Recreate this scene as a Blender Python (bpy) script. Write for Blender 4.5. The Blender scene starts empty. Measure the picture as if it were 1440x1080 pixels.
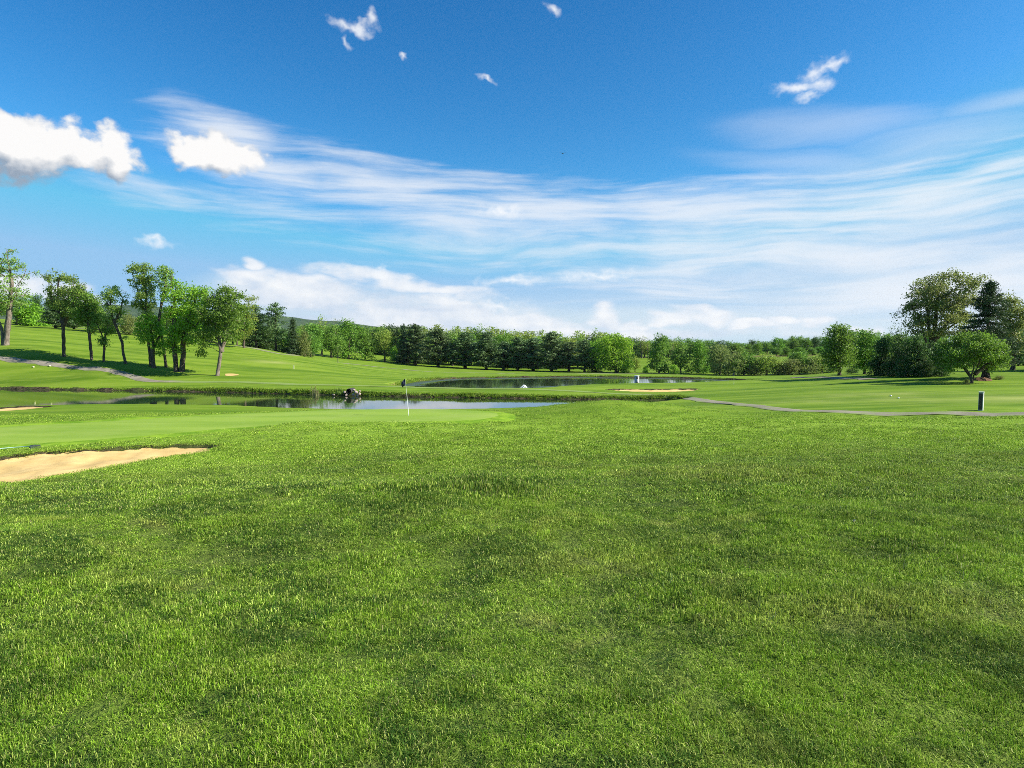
import bpy, math, random
import numpy as np
from mathutils import Vector, Euler
from mathutils.geometry import delaunay_2d_cdt

SC = bpy.context.scene
COL = SC.collection
rnd = random.Random(7)

# ------------------------------------------------------------------ camera
F = 960.0                      # focal length in photograph pixels (1440 wide)
EYE = 1.65
PITCH = math.atan(50.0 / F)
SP, CP_ = math.sin(PITCH), math.cos(PITCH)

def ray(px, py):
    cx, cy = (px - 720.0) / F, (540.0 - py) / F
    return np.array([cx, CP_ + cy * SP, -SP + cy * CP_])

def W(px, py, D):
    """world point seen at photograph pixel (px, py), D metres ahead"""
    d = ray(px, py)
    t = D / d[1]
    return np.array([d[0] * t, D, EYE + d[2] * t])

def Wz(px, py, z):
    d = ray(px, py)
    t = (z - EYE) / d[2]
    return np.array([d[0] * t, d[1] * t, z])

cam = bpy.data.cameras.new("camera")
cam.sensor_fit = 'HORIZONTAL'
cam.sensor_width = 36.0
cam.lens = 36.0 * F / 1440.0
cam.clip_start = 0.05
cam.clip_end = 20000
camo = bpy.data.objects.new("camera", cam)
camo.location = (0, 0, EYE)
camo.rotation_euler = (math.pi / 2 - PITCH, 0, 0)
COL.objects.link(camo)
SC.camera = camo

# ------------------------------------------------------------------ helpers
def link(o, parent=None):
    COL.objects.link(o)
    if parent is not None:
        o.parent = parent
    return o

def tag(o, label=None, cat=None, group=None, kind=None):
    if label: o["label"] = label
    if cat: o["category"] = cat
    if group: o["group"] = group
    if kind: o["kind"] = kind
    return o

def mesh_np(name, verts, faces, mat=None, smooth=False):
    """verts (n,3) array; faces (m,k) int array with constant k, or list"""
    me = bpy.data.meshes.new(name)
    verts = np.asarray(verts, dtype=np.float32)
    if isinstance(faces, np.ndarray):
        m, k = faces.shape
        me.vertices.add(len(verts)); me.vertices.foreach_set("co", verts.ravel())
        me.loops.add(m * k); me.loops.foreach_set("vertex_index", faces.astype(np.int32).ravel())
        me.polygons.add(m)
        me.polygons.foreach_set("loop_start", np.arange(0, m * k, k, dtype=np.int32))
        me.polygons.foreach_set("loop_total", np.full(m, k, dtype=np.int32))
        me.update(calc_edges=True)
    else:
        me.from_pydata(verts.tolist(), [], faces)
    if smooth:
        me.polygons.foreach_set("use_smooth", np.ones(len(me.polygons), dtype=bool))
    if mat is not None:
        me.materials.append(mat)
    me.update()
    return me

def fattr(me, name, dom, data):
    a = me.attributes.new(name, 'FLOAT', dom)
    a.data.foreach_set("value", np.asarray(data, dtype=np.float32))

def empty(name, loc):
    o = bpy.data.objects.new(name, None)
    o.empty_display_size = 0.2
    o.location = loc
    return link(o)

def _hash(i, j, s):
    n = (i * 374761393 + j * 668265263 + s * 1274126177) & 0x7fffffff
    n = ((n ^ (n >> 13)) * 1274126177) & 0x7fffffff
    return ((n ^ (n >> 16)) & 0xffff) / 65535.0

def vnoise(x, y, s=0):
    xi = np.floor(x).astype(np.int64); yi = np.floor(y).astype(np.int64)
    fx = x - xi; fy = y - yi
    fx = fx * fx * fx * (fx * (fx * 6 - 15) + 10); fy = fy * fy * fy * (fy * (fy * 6 - 15) + 10)
    a = _hash(xi, yi, s); b = _hash(xi + 1, yi, s); c = _hash(xi, yi + 1, s); d = _hash(xi + 1, yi + 1, s)
    return (a + (b - a) * fx) * (1 - fy) + (c + (d - c) * fx) * fy - 0.5

def fbm(x, y, s=0, o=4):
    v = 0; a = 1.0
    for k in range(o):
        v = v + a * vnoise(x * 2 ** k + 13.7 * k, y * 2 ** k - 7.1 * k, s + k)
        a *= 0.5
    return v

def sstep(a, b, x):
    t = np.clip((x - a) / (b - a), 0, 1)
    return t * t * (3 - 2 * t)

def sdist(poly, x, y):
    """signed distance to a closed polygon, negative inside"""
    x = np.asarray(x, float); y = np.asarray(y, float)
    d = np.full(x.shape, 1e9); ins = np.zeros(x.shape, bool)
    n = len(poly)
    for i in range(n):
        ax, ay = poly[i][0], poly[i][1]; bx, by = poly[(i + 1) % n][0], poly[(i + 1) % n][1]
        ex, ey = bx - ax, by - ay
        L = ex * ex + ey * ey + 1e-12
        t = np.clip(((x - ax) * ex + (y - ay) * ey) / L, 0, 1)
        d = np.minimum(d, np.hypot(x - ax - t * ex, y - ay - t * ey))
        c = ((ay > y) != (by > y)) & (x < (bx - ax) * (y - ay) / (by - ay + 1e-12) + ax)
        ins ^= c
    return np.where(ins, -d, d)

def catmull(P, step, closed=False):
    P = [np.asarray(p, float) for p in P]
    n = len(P); out = []
    for i in range(n if closed else n - 1):
        p0 = P[(i - 1) % n] if closed or i > 0 else P[0]
        p1 = P[i]; p2 = P[(i + 1) % n]
        p3 = P[(i + 2) % n] if closed or i + 2 < n else P[n - 1]
        k = max(1, int(np.linalg.norm(p2[:2] - p1[:2]) / step))
        for j in range(k):
            t = j / k
            out.append(0.5 * ((2 * p1) + (p2 - p0) * t + (2 * p0 - 5 * p1 + 4 * p2 - p3) * t * t + (3 * p1 - p0 - 3 * p2 + p3) * t ** 3))
    if not closed:
        out.append(P[-1])
    return np.array(out)

# ------------------------------------------------------------------ materials
def new_mat(name):
    m = bpy.data.materials.new(name); m.use_nodes = True
    nt = m.node_tree; nt.nodes.clear()
    out = nt.nodes.new("ShaderNodeOutputMaterial")
    return m, nt, out

class NB:
    """tiny node-building helper"""
    def __init__(s, nt): s.nt = nt; s.n = nt.nodes; s.l = nt.links
    def put(s, sock, v):
        if v is None: return
        if hasattr(v, "links") or hasattr(v, "is_output"): s.l.new(v, sock)
        else: sock.default_value = v
    def math(s, op, a, b=None, c=None, clamp=False):
        nd = s.n.new("ShaderNodeMath"); nd.operation = op; nd.use_clamp = clamp
        s.put(nd.inputs[0], a); s.put(nd.inputs[1], b); s.put(nd.inputs[2], c)
        return nd.outputs[0]
    def vmath(s, op, a, b=None, scale=None):
        nd = s.n.new("ShaderNodeVectorMath"); nd.operation = op
        s.put(nd.inputs[0], a); s.put(nd.inputs[1], b)
        if scale is not None: s.put(nd.inputs[3], scale)
        return nd.outputs[1] if op in ('LENGTH', 'DOT_PRODUCT') else nd.outputs[0]
    def noise(s, vec, scale, detail=3, rough=0.5, dist=0.0, color=False):
        nd = s.n.new("ShaderNodeTexNoise")
        s.put(nd.inputs["Vector"], vec); s.put(nd.inputs["Scale"], scale)
        nd.inputs["Detail"].default_value = detail; nd.inputs["Roughness"].default_value = rough
        nd.inputs["Distortion"].default_value = dist
        return nd.outputs["Color"] if color else nd.outputs["Fac"]
    def mapr(s, v, a, b, c=0.0, d=1.0, smooth=True):
        nd = s.n.new("ShaderNodeMapRange")
        nd.interpolation_type = 'SMOOTHSTEP' if smooth else 'LINEAR'
        s.put(nd.inputs[0], v)
        for i, q in enumerate((a, b, c, d)): s.put(nd.inputs[i + 1], q)
        return nd.outputs[0]
    def mix(s, f, a, b, mode='MIX'):
        nd = s.n.new("ShaderNodeMix"); nd.data_type = 'RGBA'; nd.blend_type = mode
        nd.clamp_factor = True
        s.put(nd.inputs[0], f)
        s.put(nd.inputs[6], (*a, 1) if isinstance(a, tuple) and len(a) == 3 else a)
        s.put(nd.inputs[7], (*b, 1) if isinstance(b, tuple) and len(b) == 3 else b)
        return nd.outputs[2]
    def mapping(s, vec, loc=(0, 0, 0), rot=(0, 0, 0), scale=(1, 1, 1), typ='POINT'):
        nd = s.n.new("ShaderNodeMapping"); nd.vector_type = typ
        s.put(nd.inputs[0], vec)
        if typ in ('POINT', 'TEXTURE'): nd.inputs[1].default_value = loc
        nd.inputs[2].default_value = rot; nd.inputs[3].default_value = scale
        return nd.outputs[0]
    def attr(s, name):
        nd = s.n.new("ShaderNodeAttribute"); nd.attribute_name = name
        return nd.outputs["Fac"]
    def pos(s):
        return s.n.new("ShaderNodeNewGeometry").outputs["Position"]
    def obj(s):
        return s.n.new("ShaderNodeTexCoord").outputs["Object"]
    def principled(s, out, col, rough=0.8, spec=0.3, normal=None, metallic=0.0):
        b = s.n.new("ShaderNodeBsdfPrincipled")
        s.put(b.inputs["Base Color"], (*col, 1) if isinstance(col, tuple) and len(col) == 3 else col)
        s.put(b.inputs["Roughness"], rough); s.put(b.inputs["Metallic"], metallic)
        b.inputs["Specular IOR Level"].default_value = spec
        if normal is not None: s.l.new(normal, b.inputs["Normal"])
        if out is not None: s.l.new(b.outputs[0], out.inputs["Surface"])
        return b
    def bump(s, h, strength=0.5, dist=0.1):
        nd = s.n.new("ShaderNodeBump"); nd.inputs["Strength"].default_value = strength
        nd.inputs["Distance"].default_value = dist
        s.l.new(h, nd.inputs["Height"]); return nd.outputs[0]

def simple_mat(name, col, rough=0.7, spec=0.3, var=0.25, scale=6.0, metallic=0.0, bump=0.0):
    m, nt, out = new_mat(name); b = NB(nt)
    p = b.obj()
    f = b.noise(p, scale, 4, 0.6)
    dark = tuple(c * (1 - var) for c in col); light = tuple(min(1, c * (1 + var)) for c in col)
    c = b.mix(b.mapr(f, 0.3, 0.7), dark, light)
    nrm = b.bump(b.noise(p, scale * 4, 3), bump, 0.05) if bump else None
    b.principled(out, c, rough, spec, nrm, metallic)
    return m

# turf colours (linear); the lawn patches are real differences of sward and dryness
T_DARK = (0.050, 0.118, 0.016)
T_MID = (0.205, 0.345, 0.026)
T_LIGHT = (0.310, 0.400, 0.060)
T_DRY = (0.52, 0.51, 0.15)

def turf_colour(b, p):
    big = b.noise(p, 0.22, 3, 0.55)
    mid = b.noise(p, 0.95, 4, 0.62, 0.8)
    fine = b.noise(p, 4.2, 4, 0.65)
    c = b.mix(b.mapr(b.math('ADD', mid, b.math('MULTIPLY', b.math('SUBTRACT', fine, 0.5), 0.55)), 0.36, 0.60), T_DARK, T_MID)
    dk = b.noise(b.vmath('ADD', p, (7, 43, 0)), 0.42, 4, 0.6, 0.9)
    c = b.mix(b.math('MULTIPLY', b.mapr(dk, 0.54, 0.68), 0.7), c, T_DARK)
    c = b.mix(b.math('MULTIPLY', b.mapr(fine, 0.48, 0.70), 0.4), c, T_LIGHT)
    c = b.mix(b.math('MULTIPLY', b.mapr(big, 0.46, 0.66), 0.30), c, T_LIGHT)
    dry = b.noise(b.vmath('ADD', p, (31, 17, 0)), 1.1, 5, 0.7, 0.6)
    c = b.mix(b.math('MULTIPLY', b.mapr(dry, 0.54, 0.70), 0.55), c, T_DRY)
    def spot(x, y, sx, sy):
        q = b.vmath('MULTIPLY', b.vmath('SUBTRACT', p, (x, y, 0)), (1 / sx, 1 / sy, 0))
        return b.mapr(b.math('ADD', b.vmath('LENGTH', q), b.math('MULTIPLY', b.math('SUBTRACT', fine, 0.5), 2.2)), 1.25, 0.35)
    c = b.mix(b.math('MULTIPLY', b.math('MAXIMUM', spot(-0.28, 9.0, 0.9, 0.9), b.math('MAXIMUM', spot(-0.85, 7.7, 0.6, 0.4), spot(-2.2, 6.4, 1.0, 0.4))), 0.75), c, T_DARK)
    c = b.mix(b.math('MULTIPLY', b.math('MAXIMUM', spot(2.4, 4.2, 1.3, 0.35), b.math('MAXIMUM', spot(0.65, 5.6, 0.7, 0.4), spot(3.2, 10.5, 1.6, 1.0))), 0.33), c, T_DRY)
    ys = b.n.new("ShaderNodeSeparateXYZ"); b.put(ys.inputs[0], p)
    apron = b.math('MULTIPLY', b.mapr(b.math('ADD', ys.outputs[1], b.math('MULTIPLY', big, 9.0)), 11.0, 26.0), 0.5)
    c = b.mix(apron, c, (0.26, 0.405, 0.030))
    return c, mid, fine

def mat_ground():
    m, nt, out = new_mat("turf"); b = NB(nt)
    p = b.pos()
    c, mid, fine = turf_colour(b, p)
    far = b.attr("far")          # mown fairway turf away from the near rough
    tone = b.attr("tone")        # drier, paler sward (+) or darker green (-)
    stripe = b.attr("stripe")
    # mown fairway: yellower and more even
    lp = b.mapping(p, rot=(0, 0, 0.12), scale=(0.05, 0.6, 1))
    w = b.noise(lp, 0.45, 3, 0.55)
    big = b.noise(p, 0.05, 3, 0.55)
    fcol = b.mix(b.mapr(w, 0.36, 0.64), (0.080, 0.158, 0.009), (0.168, 0.262, 0.020))
    fcol = b.mix(b.math('MULTIPLY', b.mapr(big, 0.4, 0.65), 0.5), fcol, (0.105, 0.195, 0.011))
    lp2 = b.mapping(p, rot=(0, 0, 0.3), scale=(0.25, 1.0, 1))
    sp = b.noise(lp2, 0.9, 4, 0.65)
    fcol = b.mix(b.math('MULTIPLY', b.mapr(sp, 0.44, 0.68), 0.55), fcol, (0.235, 0.30, 0.04))
    lp3 = b.mapping(p, rot=(0, 0, -0.15), scale=(0.09, 0.8, 1))
    fcol = b.mix(b.math('MULTIPLY', b.mapr(b.noise(lp3, 0.8, 4, 0.6), 0.5, 0.7), 0.55), fcol, (0.062, 0.135, 0.009))
    # mowing passes
    wv = nt.nodes.new("ShaderNodeTexWave"); wv.wave_type = 'BANDS'; wv.bands_direction = 'Y'
    b.put(wv.inputs["Vector"], b.mapping(p, rot=(0, 0, 0.10)))
    wv.inputs["Scale"].default_value = 0.075; wv.inputs["Distortion"].default_value = 2.2
    wv.inputs["Detail"].default_value = 2; wv.inputs["Detail Scale"].default_value = 0.5
    fcol = b.mix(b.math('MULTIPLY', b.math('MULTIPLY', wv.outputs["Fac"], stripe), 0.36), fcol, (0.235, 0.32, 0.036))
    c = b.mix(far, c, fcol)
    c = b.mix(b.math('MULTIPLY', b.math('MAXIMUM', tone, 0.0), 0.8), c, (0.36, 0.38, 0.11))
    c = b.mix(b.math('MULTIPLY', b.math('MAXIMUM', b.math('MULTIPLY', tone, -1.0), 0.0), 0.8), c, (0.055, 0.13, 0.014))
    th = b.attr("thatch_shade")
    c = b.mix(b.math('MULTIPLY', th, 0.72), c, (0.042, 0.055, 0.014))  # thatch tone, also darkened to stand in for shade between the blades
    soil = b.attr("soil")
    c = b.mix(soil, c, (0.14, 0.10, 0.045))
    tex = b.noise(p, 26, 3, 0.7)
    nearf = b.math('SUBTRACT', 1.0, far)
    c = b.mix(b.math('MULTIPLY', b.math('MULTIPLY', b.mapr(tex, 0.35, 0.7), 0.35), nearf), c, (0.25, 0.33, 0.05))
    hgt = b.math('ADD', b.math('MULTIPLY', b.noise(p, 9, 4, 0.7), 0.6), b.math('MULTIPLY', tex, 0.4))
    bn = nt.nodes.new("ShaderNodeBump"); bn.inputs["Distance"].default_value = 0.09
    nt.links.new(hgt, bn.inputs["Height"]); b.put(bn.inputs["Strength"], b.math('ADD', b.math('MULTIPLY', nearf, 0.75), 0.15))
    b.principled(out, c, 0.9, 0.05, bn.outputs[0])
    return m

def mat_blade():
    m, nt, out = new_mat("grass_blade"); b = NB(nt)
    p = b.pos()
    c, mid, fine = turf_colour(b, p)
    c = b.mix(1.0, c, (1.13, 1.18, 0.80), 'MULTIPLY')
    v = b.attr("var")
    inst = nt.nodes.new("ShaderNodeObjectInfo").outputs["Random"]
    c = b.mix(b.math('MULTIPLY', b.mapr(v, 0.60, 0.95), 0.9), c, (0.56, 0.66, 0.13))  # pale blades: bright tips and glints put into the colour
    c = b.mix(b.math('MULTIPLY', b.mapr(v, 0.38, 0.0), 0.85), c, (0.024, 0.068, 0.012))
    c = b.mix(b.mapr(v, 0.975, 0.985), c, (0.42, 0.38, 0.17))
    gv = b.mapr(inst, 0, 1, 0.62, 1.38, False)
    c = b.vmath('SCALE', c, scale=gv)
    d = nt.nodes.new("ShaderNodeBsdfPrincipled")
    nt.links.new(c, d.inputs["Base Color"]); d.inputs["Roughness"].default_value = 0.5
    d.inputs["Specular IOR Level"].default_value = 0.14
    t = nt.nodes.new("ShaderNodeBsdfTranslucent"); nt.links.new(b.mix(0.4, c, (0.18, 0.25, 0.03)), t.inputs[0])
    mx = nt.nodes.new("ShaderNodeMixShader"); mx.inputs[0].default_value = 0.35
    nt.links.new(d.outputs[0], mx.inputs[1]); nt.links.new(t.outputs[0], mx.inputs[2])
    nt.links.new(mx.outputs[0], out.inputs["Surface"])
    return m

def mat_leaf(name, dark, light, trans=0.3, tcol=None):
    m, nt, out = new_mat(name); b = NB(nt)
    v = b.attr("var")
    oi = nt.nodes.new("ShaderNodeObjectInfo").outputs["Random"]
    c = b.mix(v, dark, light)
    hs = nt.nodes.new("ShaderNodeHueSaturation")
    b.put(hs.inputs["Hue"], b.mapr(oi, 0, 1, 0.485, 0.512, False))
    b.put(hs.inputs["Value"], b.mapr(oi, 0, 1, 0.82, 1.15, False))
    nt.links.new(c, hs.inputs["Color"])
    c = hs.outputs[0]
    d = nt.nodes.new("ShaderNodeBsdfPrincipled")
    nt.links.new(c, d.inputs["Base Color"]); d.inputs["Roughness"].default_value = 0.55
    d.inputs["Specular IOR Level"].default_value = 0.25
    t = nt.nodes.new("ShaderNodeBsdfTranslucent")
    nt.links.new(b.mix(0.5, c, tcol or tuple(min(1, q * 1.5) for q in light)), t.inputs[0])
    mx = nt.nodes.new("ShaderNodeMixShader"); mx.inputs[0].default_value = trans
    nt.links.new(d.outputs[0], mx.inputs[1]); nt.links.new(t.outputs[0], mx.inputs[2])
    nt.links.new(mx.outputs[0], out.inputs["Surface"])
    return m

def mat_bark(name, col):
    m, nt, out = new_mat(name); b = NB(nt)
    p = b.mapping(b.obj(), scale=(1, 1, 0.25))
    f = b.noise(p, 7, 5, 0.7)
    c = b.mix(b.mapr(f, 0.35, 0.65), tuple(q * 0.45 for q in col), tuple(q * 1.35 for q in col))
    b.principled(out, c, 0.9, 0.1, b.bump(f, 0.8, 0.06))
    return m

def mat_water(name, algae):
    m, nt, out = new_mat(name); b = NB(nt)
    p = b.pos()
    rp = b.mapping(p, scale=(1.0, 1.6, 1))
    h = b.math('ADD', b.noise(rp, 1.1, 3, 0.6), b.math('MULTIPLY', b.noise(rp, 5.0, 2, 0.5), 0.25))
    calm = b.mapr(b.noise(b.mapping(p, scale=(0.05, 0.12, 1)), 1.0, 2), 0.42, 0.6, 0.25, 1.0)
    bn = nt.nodes.new("ShaderNodeBump"); bn.inputs["Distance"].default_value = 0.012
    nt.links.new(h, bn.inputs["Height"]); b.put(bn.inputs["Strength"], b.math('MULTIPLY', calm, 0.14))
    col = b.mix(b.mapr(b.noise(p, 0.08, 3), 0.4, 0.6), (0.014, 0.024, 0.012), (0.028, 0.042, 0.016))
    rough = 0.03
    spec_ = 0.5
    if algae:
        a = b.noise(b.mapping(p, rot=(0, 0, 0.1), scale=(0.10, 0.34, 1)), 1.0, 5, 0.68, 0.8)
        edge = b.attr("shallow")
        am = b.mapr(b.math('ADD', a, b.math('MULTIPLY', edge, 0.30)), 0.60, 0.70)
        am = b.math('MULTIPLY', am, 0.62)
        col = b.mix(am, col, (0.085, 0.115, 0.05))
        rough = b.mapr(am, 0, 0.62, 0.04, 0.55)
    bs = b.principled(out, col, rough, 0.5, bn.outputs[0])
    bs.inputs["IOR"].default_value = 1.333
    return m

M = {}
M['turf'] = mat_ground()
M['blade'] = mat_blade()

def mat_green():
    m, nt, out = new_mat("putting_turf"); b = NB(nt); p = b.pos()
    n1 = b.noise(b.mapping(p, rot=(0, 0, -0.25), scale=(0.08, 0.5, 1)), 1.0, 4, 0.6)
    n2 = b.noise(p, 0.35, 4, 0.6)
    n3 = b.noise(p, 14, 3, 0.7)
    c = b.mix(b.mapr(n1, 0.35, 0.65), (0.190, 0.300, 0.026), (0.255, 0.365, 0.040))
    c = b.mix(b.math('MULTIPLY', b.mapr(n2, 0.42, 0.7), 0.5), c, (0.29, 0.37, 0.07))
    c = b.mix(b.math('MULTIPLY', b.mapr(n3, 0.4, 0.7), 0.18), c, (0.13, 0.24, 0.03))
    b.principled(out, c, 0.8, 0.15, b.bump(n3, 0.25, 0.02))
    return m
M['green'] = mat_green()

def mat_sand():
    m, nt, out = new_mat("bunker_sand"); b = NB(nt); p = b.pos()
    n1 = b.noise(p, 0.9, 4, 0.6); n2 = b.noise(p, 30, 4, 0.75); n3 = b.noise(b.mapping(p, rot=(0, 0, .5), scale=(1, 5, 1)), 2.5, 3, 0.6)
    c = b.mix(b.mapr(n1, 0.35, 0.65), (0.58, 0.395, 0.15), (0.69, 0.485, 0.20))
    c = b.mix(b.math('MULTIPLY', b.mapr(n2, 0.5, 0.8), 0.4), c, (0.42, 0.25, 0.10))
    hh = b.math('ADD', b.math('MULTIPLY', n3, 0.7), b.math('MULTIPLY', n2, 0.3))
    b.principled(out, c, 0.95, 0.1, b.bump(hh, 0.5, 0.05))
    return m
M['sand'] = mat_sand()

def mat_path():
    m, nt, out = new_mat("path_gravel"); b = NB(nt); p = b.pos()
    n1 = b.noise(p, 0.5, 4, 0.6); n2 = b.noise(p, 12, 4, 0.7)
    c = b.mix(b.mapr(n1, 0.35, 0.65), (0.20, 0.175, 0.125), (0.30, 0.26, 0.19))
    c = b.mix(b.math('MULTIPLY', b.mapr(n2, 0.45, 0.75), 0.5), c, (0.16, 0.145, 0.12))
    g = b.mapr(b.math('ADD', b.attr("worn"), b.math('MULTIPLY', b.math('SUBTRACT', b.noise(p, 0.8, 4, 0.7), 0.5), 0.8)), 0.35, 0.75)
    c = b.mix(b.math('MULTIPLY', g, 0.85), c, (0.20, 0.29, 0.05))
    b.principled(out, c, 0.9, 0.15, b.bump(n2, 0.5, 0.03))
    return m
M['path'] = mat_path()

def mat_bank():
    m, nt, out = new_mat("bank_soil"); b = NB(nt); p = b.pos()
    n1 = b.noise(p, 2.2, 5, 0.7); n2 = b.noise(p, 0.6, 3)
    c = b.mix(b.mapr(n1, 0.4, 0.62), (0.018, 0.015, 0.008), (0.10, 0.078, 0.042))
    c = b.mix(b.math('MULTIPLY', b.mapr(n1, 0.66, 0.72), 0.8), c, (0.38, 0.34, 0.28))
    c = b.mix(b.math('MULTIPLY', b.mapr(n2, 0.45, 0.65), 0.6), c, (0.07, 0.10, 0.02))
    b.principled(out, c, 0.95, 0.1, b.bump(n1, 0.8, 0.1))
    return m
M['bank'] = mat_bank()
M['water_lower'] = mat_water("pond_water", False)
M['water_upper'] = mat_water("algae_pond_water", True)

M['bark_dark'] = mat_bark("dark_bark", (0.105, 0.082, 0.060))
M['bark_grey'] = mat_bark("grey_bark", (0.20, 0.165, 0.125))
M['bark_pine'] = mat_bark("pine_bark", (0.06, 0.045, 0.035))
# foliage
M['leaf_locust'] = mat_leaf("locust_leaf", (0.090, 0.164, 0.026), (0.308, 0.458, 0.079), 0.35)
M['leaf_bright'] = mat_leaf("bright_leaf", (0.111, 0.237, 0.017), (0.322, 0.559, 0.042), 0.4)
M['leaf_mid'] = mat_leaf("mid_leaf", (0.072, 0.152, 0.021), (0.213, 0.367, 0.048), 0.35)
M['leaf_lush'] = mat_leaf("lush_leaf", (0.063, 0.161, 0.016), (0.203, 0.399, 0.038), 0.35)
M['leaf_spread'] = mat_leaf("spreading_leaf", (0.052, 0.121, 0.014), (0.203, 0.351, 0.038), 0.35)
M['leaf_olive'] = mat_leaf("olive_leaf", (0.101, 0.133, 0.031), (0.282, 0.339, 0.085), 0.35)
M['leaf_yellow'] = mat_leaf("yellow_green_leaf", (0.14, 0.203, 0.029), (0.358, 0.471, 0.075), 0.35)
M['leaf_dark'] = mat_leaf("shade_leaf", (0.026, 0.058, 0.014), (0.113, 0.208, 0.042), 0.25)  # darker leaf copy with deep shade put into its colour
M['needle'] = mat_leaf("pine_needle", (0.039, 0.085, 0.029), (0.176, 0.263, 0.088), 0.15)
M['needle_blue'] = mat_leaf("spruce_needle", (0.018, 0.040, 0.015), (0.102, 0.170, 0.056), 0.12)

# ------------------------------------------------------------------ terrain
ZW1, ZW2 = -3.5, -3.4           # water levels
# shorelines traced on the water plane, far side left to right then near side back
shore_far1 = [(-160, 543.5), (0, 547), (100, 548.5), (200, 549.8), (300, 551.5), (400, 554), (480, 556), (540, 557.5), (600, 558.5), (700, 560), (800, 561.5), (870, 562.5), (930, 563), (962, 564)]
shore_near1 = [(966, 566.5), (930, 569), (880, 571), (800, 571.5), (750, 573.5), (700, 575.5), (600, 577.8), (500, 578), (400, 577.5), (300, 574.5), (200, 571.0), (100, 571), (0, 572.5), (-170, 574)]
POND1 = catmull([Wz(px, py, ZW1)[:2] for px, py in shore_far1 + shore_near1], 1.2, True)
FAR1 = catmull([Wz(px, py, ZW1)[:2] for px, py in shore_far1], 0.5)
shore_far2 = [(548, 545.5), (566, 541), (590, 536.5), (640, 532.8), (700, 531.6), (780, 530.6), (860, 530.8), (950, 532.2), (1020, 534.2), (1062, 536.4)]
shore_near2 = [(1060, 537.9), (1020, 538.6), (960, 539.4), (880, 541.5), (830, 543), (795, 546), (765, 549.2), (700, 550.5), (620, 549), (575, 547.5)]
POND2 = catmull([Wz(px, py, ZW2)[:2] for px, py in shore_far2 + shore_near2], 1.5, True)
FAR2 = catmull([Wz(px, py, ZW2)[:2] for px, py in shore_far2], 0.6)
ZG = -2.2                       # putting green level
GREEN = catmull([Wz(px, py, ZG)[:2] for px, py in [(-190, 611), (-60, 603.5), (60, 597), (150, 592), (240, 586.5), (320, 582), (400, 578.5), (500, 575.2), (600, 573.8), (660, 576), (700, 581), (700, 586), (660, 590.5), (560, 594), (480, 595.5), (400, 598), (320, 603), (240, 610), (130, 619), (0, 625.5), (-130, 632), (-230, 628)]], 0.8, True)
BUNK1 = catmull([W(px, py, d)[:2] for px, py, d in [(-110, 652, 23), (-40, 645, 24), (30, 640.5, 24.8), (90, 634, 25.3), (150, 630, 25.8), (220, 627.3, 26.2), (290, 626.8, 26.3), (312, 629, 25.6), (268, 634.5, 24.2), (210, 643, 22.6), (150, 652, 21), (75, 663.5, 19), (0, 672, 17.8), (-90, 684, 16.6), (-140, 672, 19)]], 0.5, True)
BUNK2 = catmull([W(px, py, d)[:2] for px, py, d in [(-90, 570, 56), (-20, 568.5, 57), (40, 567.5, 57.5), (72, 569.5, 56.5), (55, 572.5, 54.5), (10, 576.5, 52), (-60, 580, 50)]], 0.7, True)
BUNK3 = catmull([W(px, py, d)[:2] for px, py, d in [(852, 547.2, 80), (880, 546.2, 82), (920, 546.2, 82.5), (960, 545.6, 83.5), (982, 546.4, 83), (970, 548.8, 80), (930, 550.4, 78), (890, 550.5, 77.7), (864, 549.2, 79)]], 0.8, True)

C = []
def cp(px, py, D, dz=0.0):
    p = W(px, py, D); C.append((p[0], p[1], p[2] + dz))
for x, y, z in [(0, -14, .25), (0, 0, 0), (-8, 0, .05), (8, 0, 0), (-16, -8, .25), (16, -8, .25), (0, 5, -.10), (-4, 6, -.16), (5, 6, -.12),
                (0, 10, -.40), (-8, 10, -.52), (9, 10, -.36), (0, 15, -.76), (-7, 15, -1.02), (12, 15, -.66), (1, 20, -1.10), (12, 20, -1.0),
                (2, 28, -1.6), (14, 28, -1.5), (25, 28, -1.42), (-20, 5, -.2), (20, 6, -.1), (26, 16, -.6), (-24, 14, -1.3), (40, 20, -.7), (45, 40, -1.7), (-45, 20, -1.9)]:
    C.append((x, y, z))
for a in [(0, 673, 17.8), (75, 664, 19), (150, 653, 21), (210, 644, 22.6), (270, 635, 24.2), (312, 629, 25.6), (220, 626.5, 26.4), (90, 633, 25.6), (0, 640, 25)]: cp(*a)
for px, py in [(0, 612), (-150, 618), (130, 605), (240, 599), (400, 589), (560, 584), (660, 583), (500, 577), (240, 589), (60, 599)]:
    C.append(tuple(Wz(px, py, ZG)))
# fringe and near shore of the lower pond
for a in [(500, 579.5, 51), (300, 577, 52), (240, 574.5, 53), (620, 578.5, 51), (120, 578, 50), (30, 580, 50), (330, 570, 57), (240, 568.2, 60), (120, 569.5, 59), (35, 572, 56), (690, 580, 48), (740, 577, 49)]: cp(*a)
# mound right of the green
for a in [(780, 569.5, 44), (850, 563, 44), (900, 564.5, 45), (950, 570, 45), (1000, 575, 46), (1050, 582, 44), (800, 590, 37), (1000, 600, 33), (720, 590, 38), (850, 573, 40)]: cp(*a)
C += [tuple(Wz(900, 573, -3.1)), tuple(Wz(980, 568, -2.95))]
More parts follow.
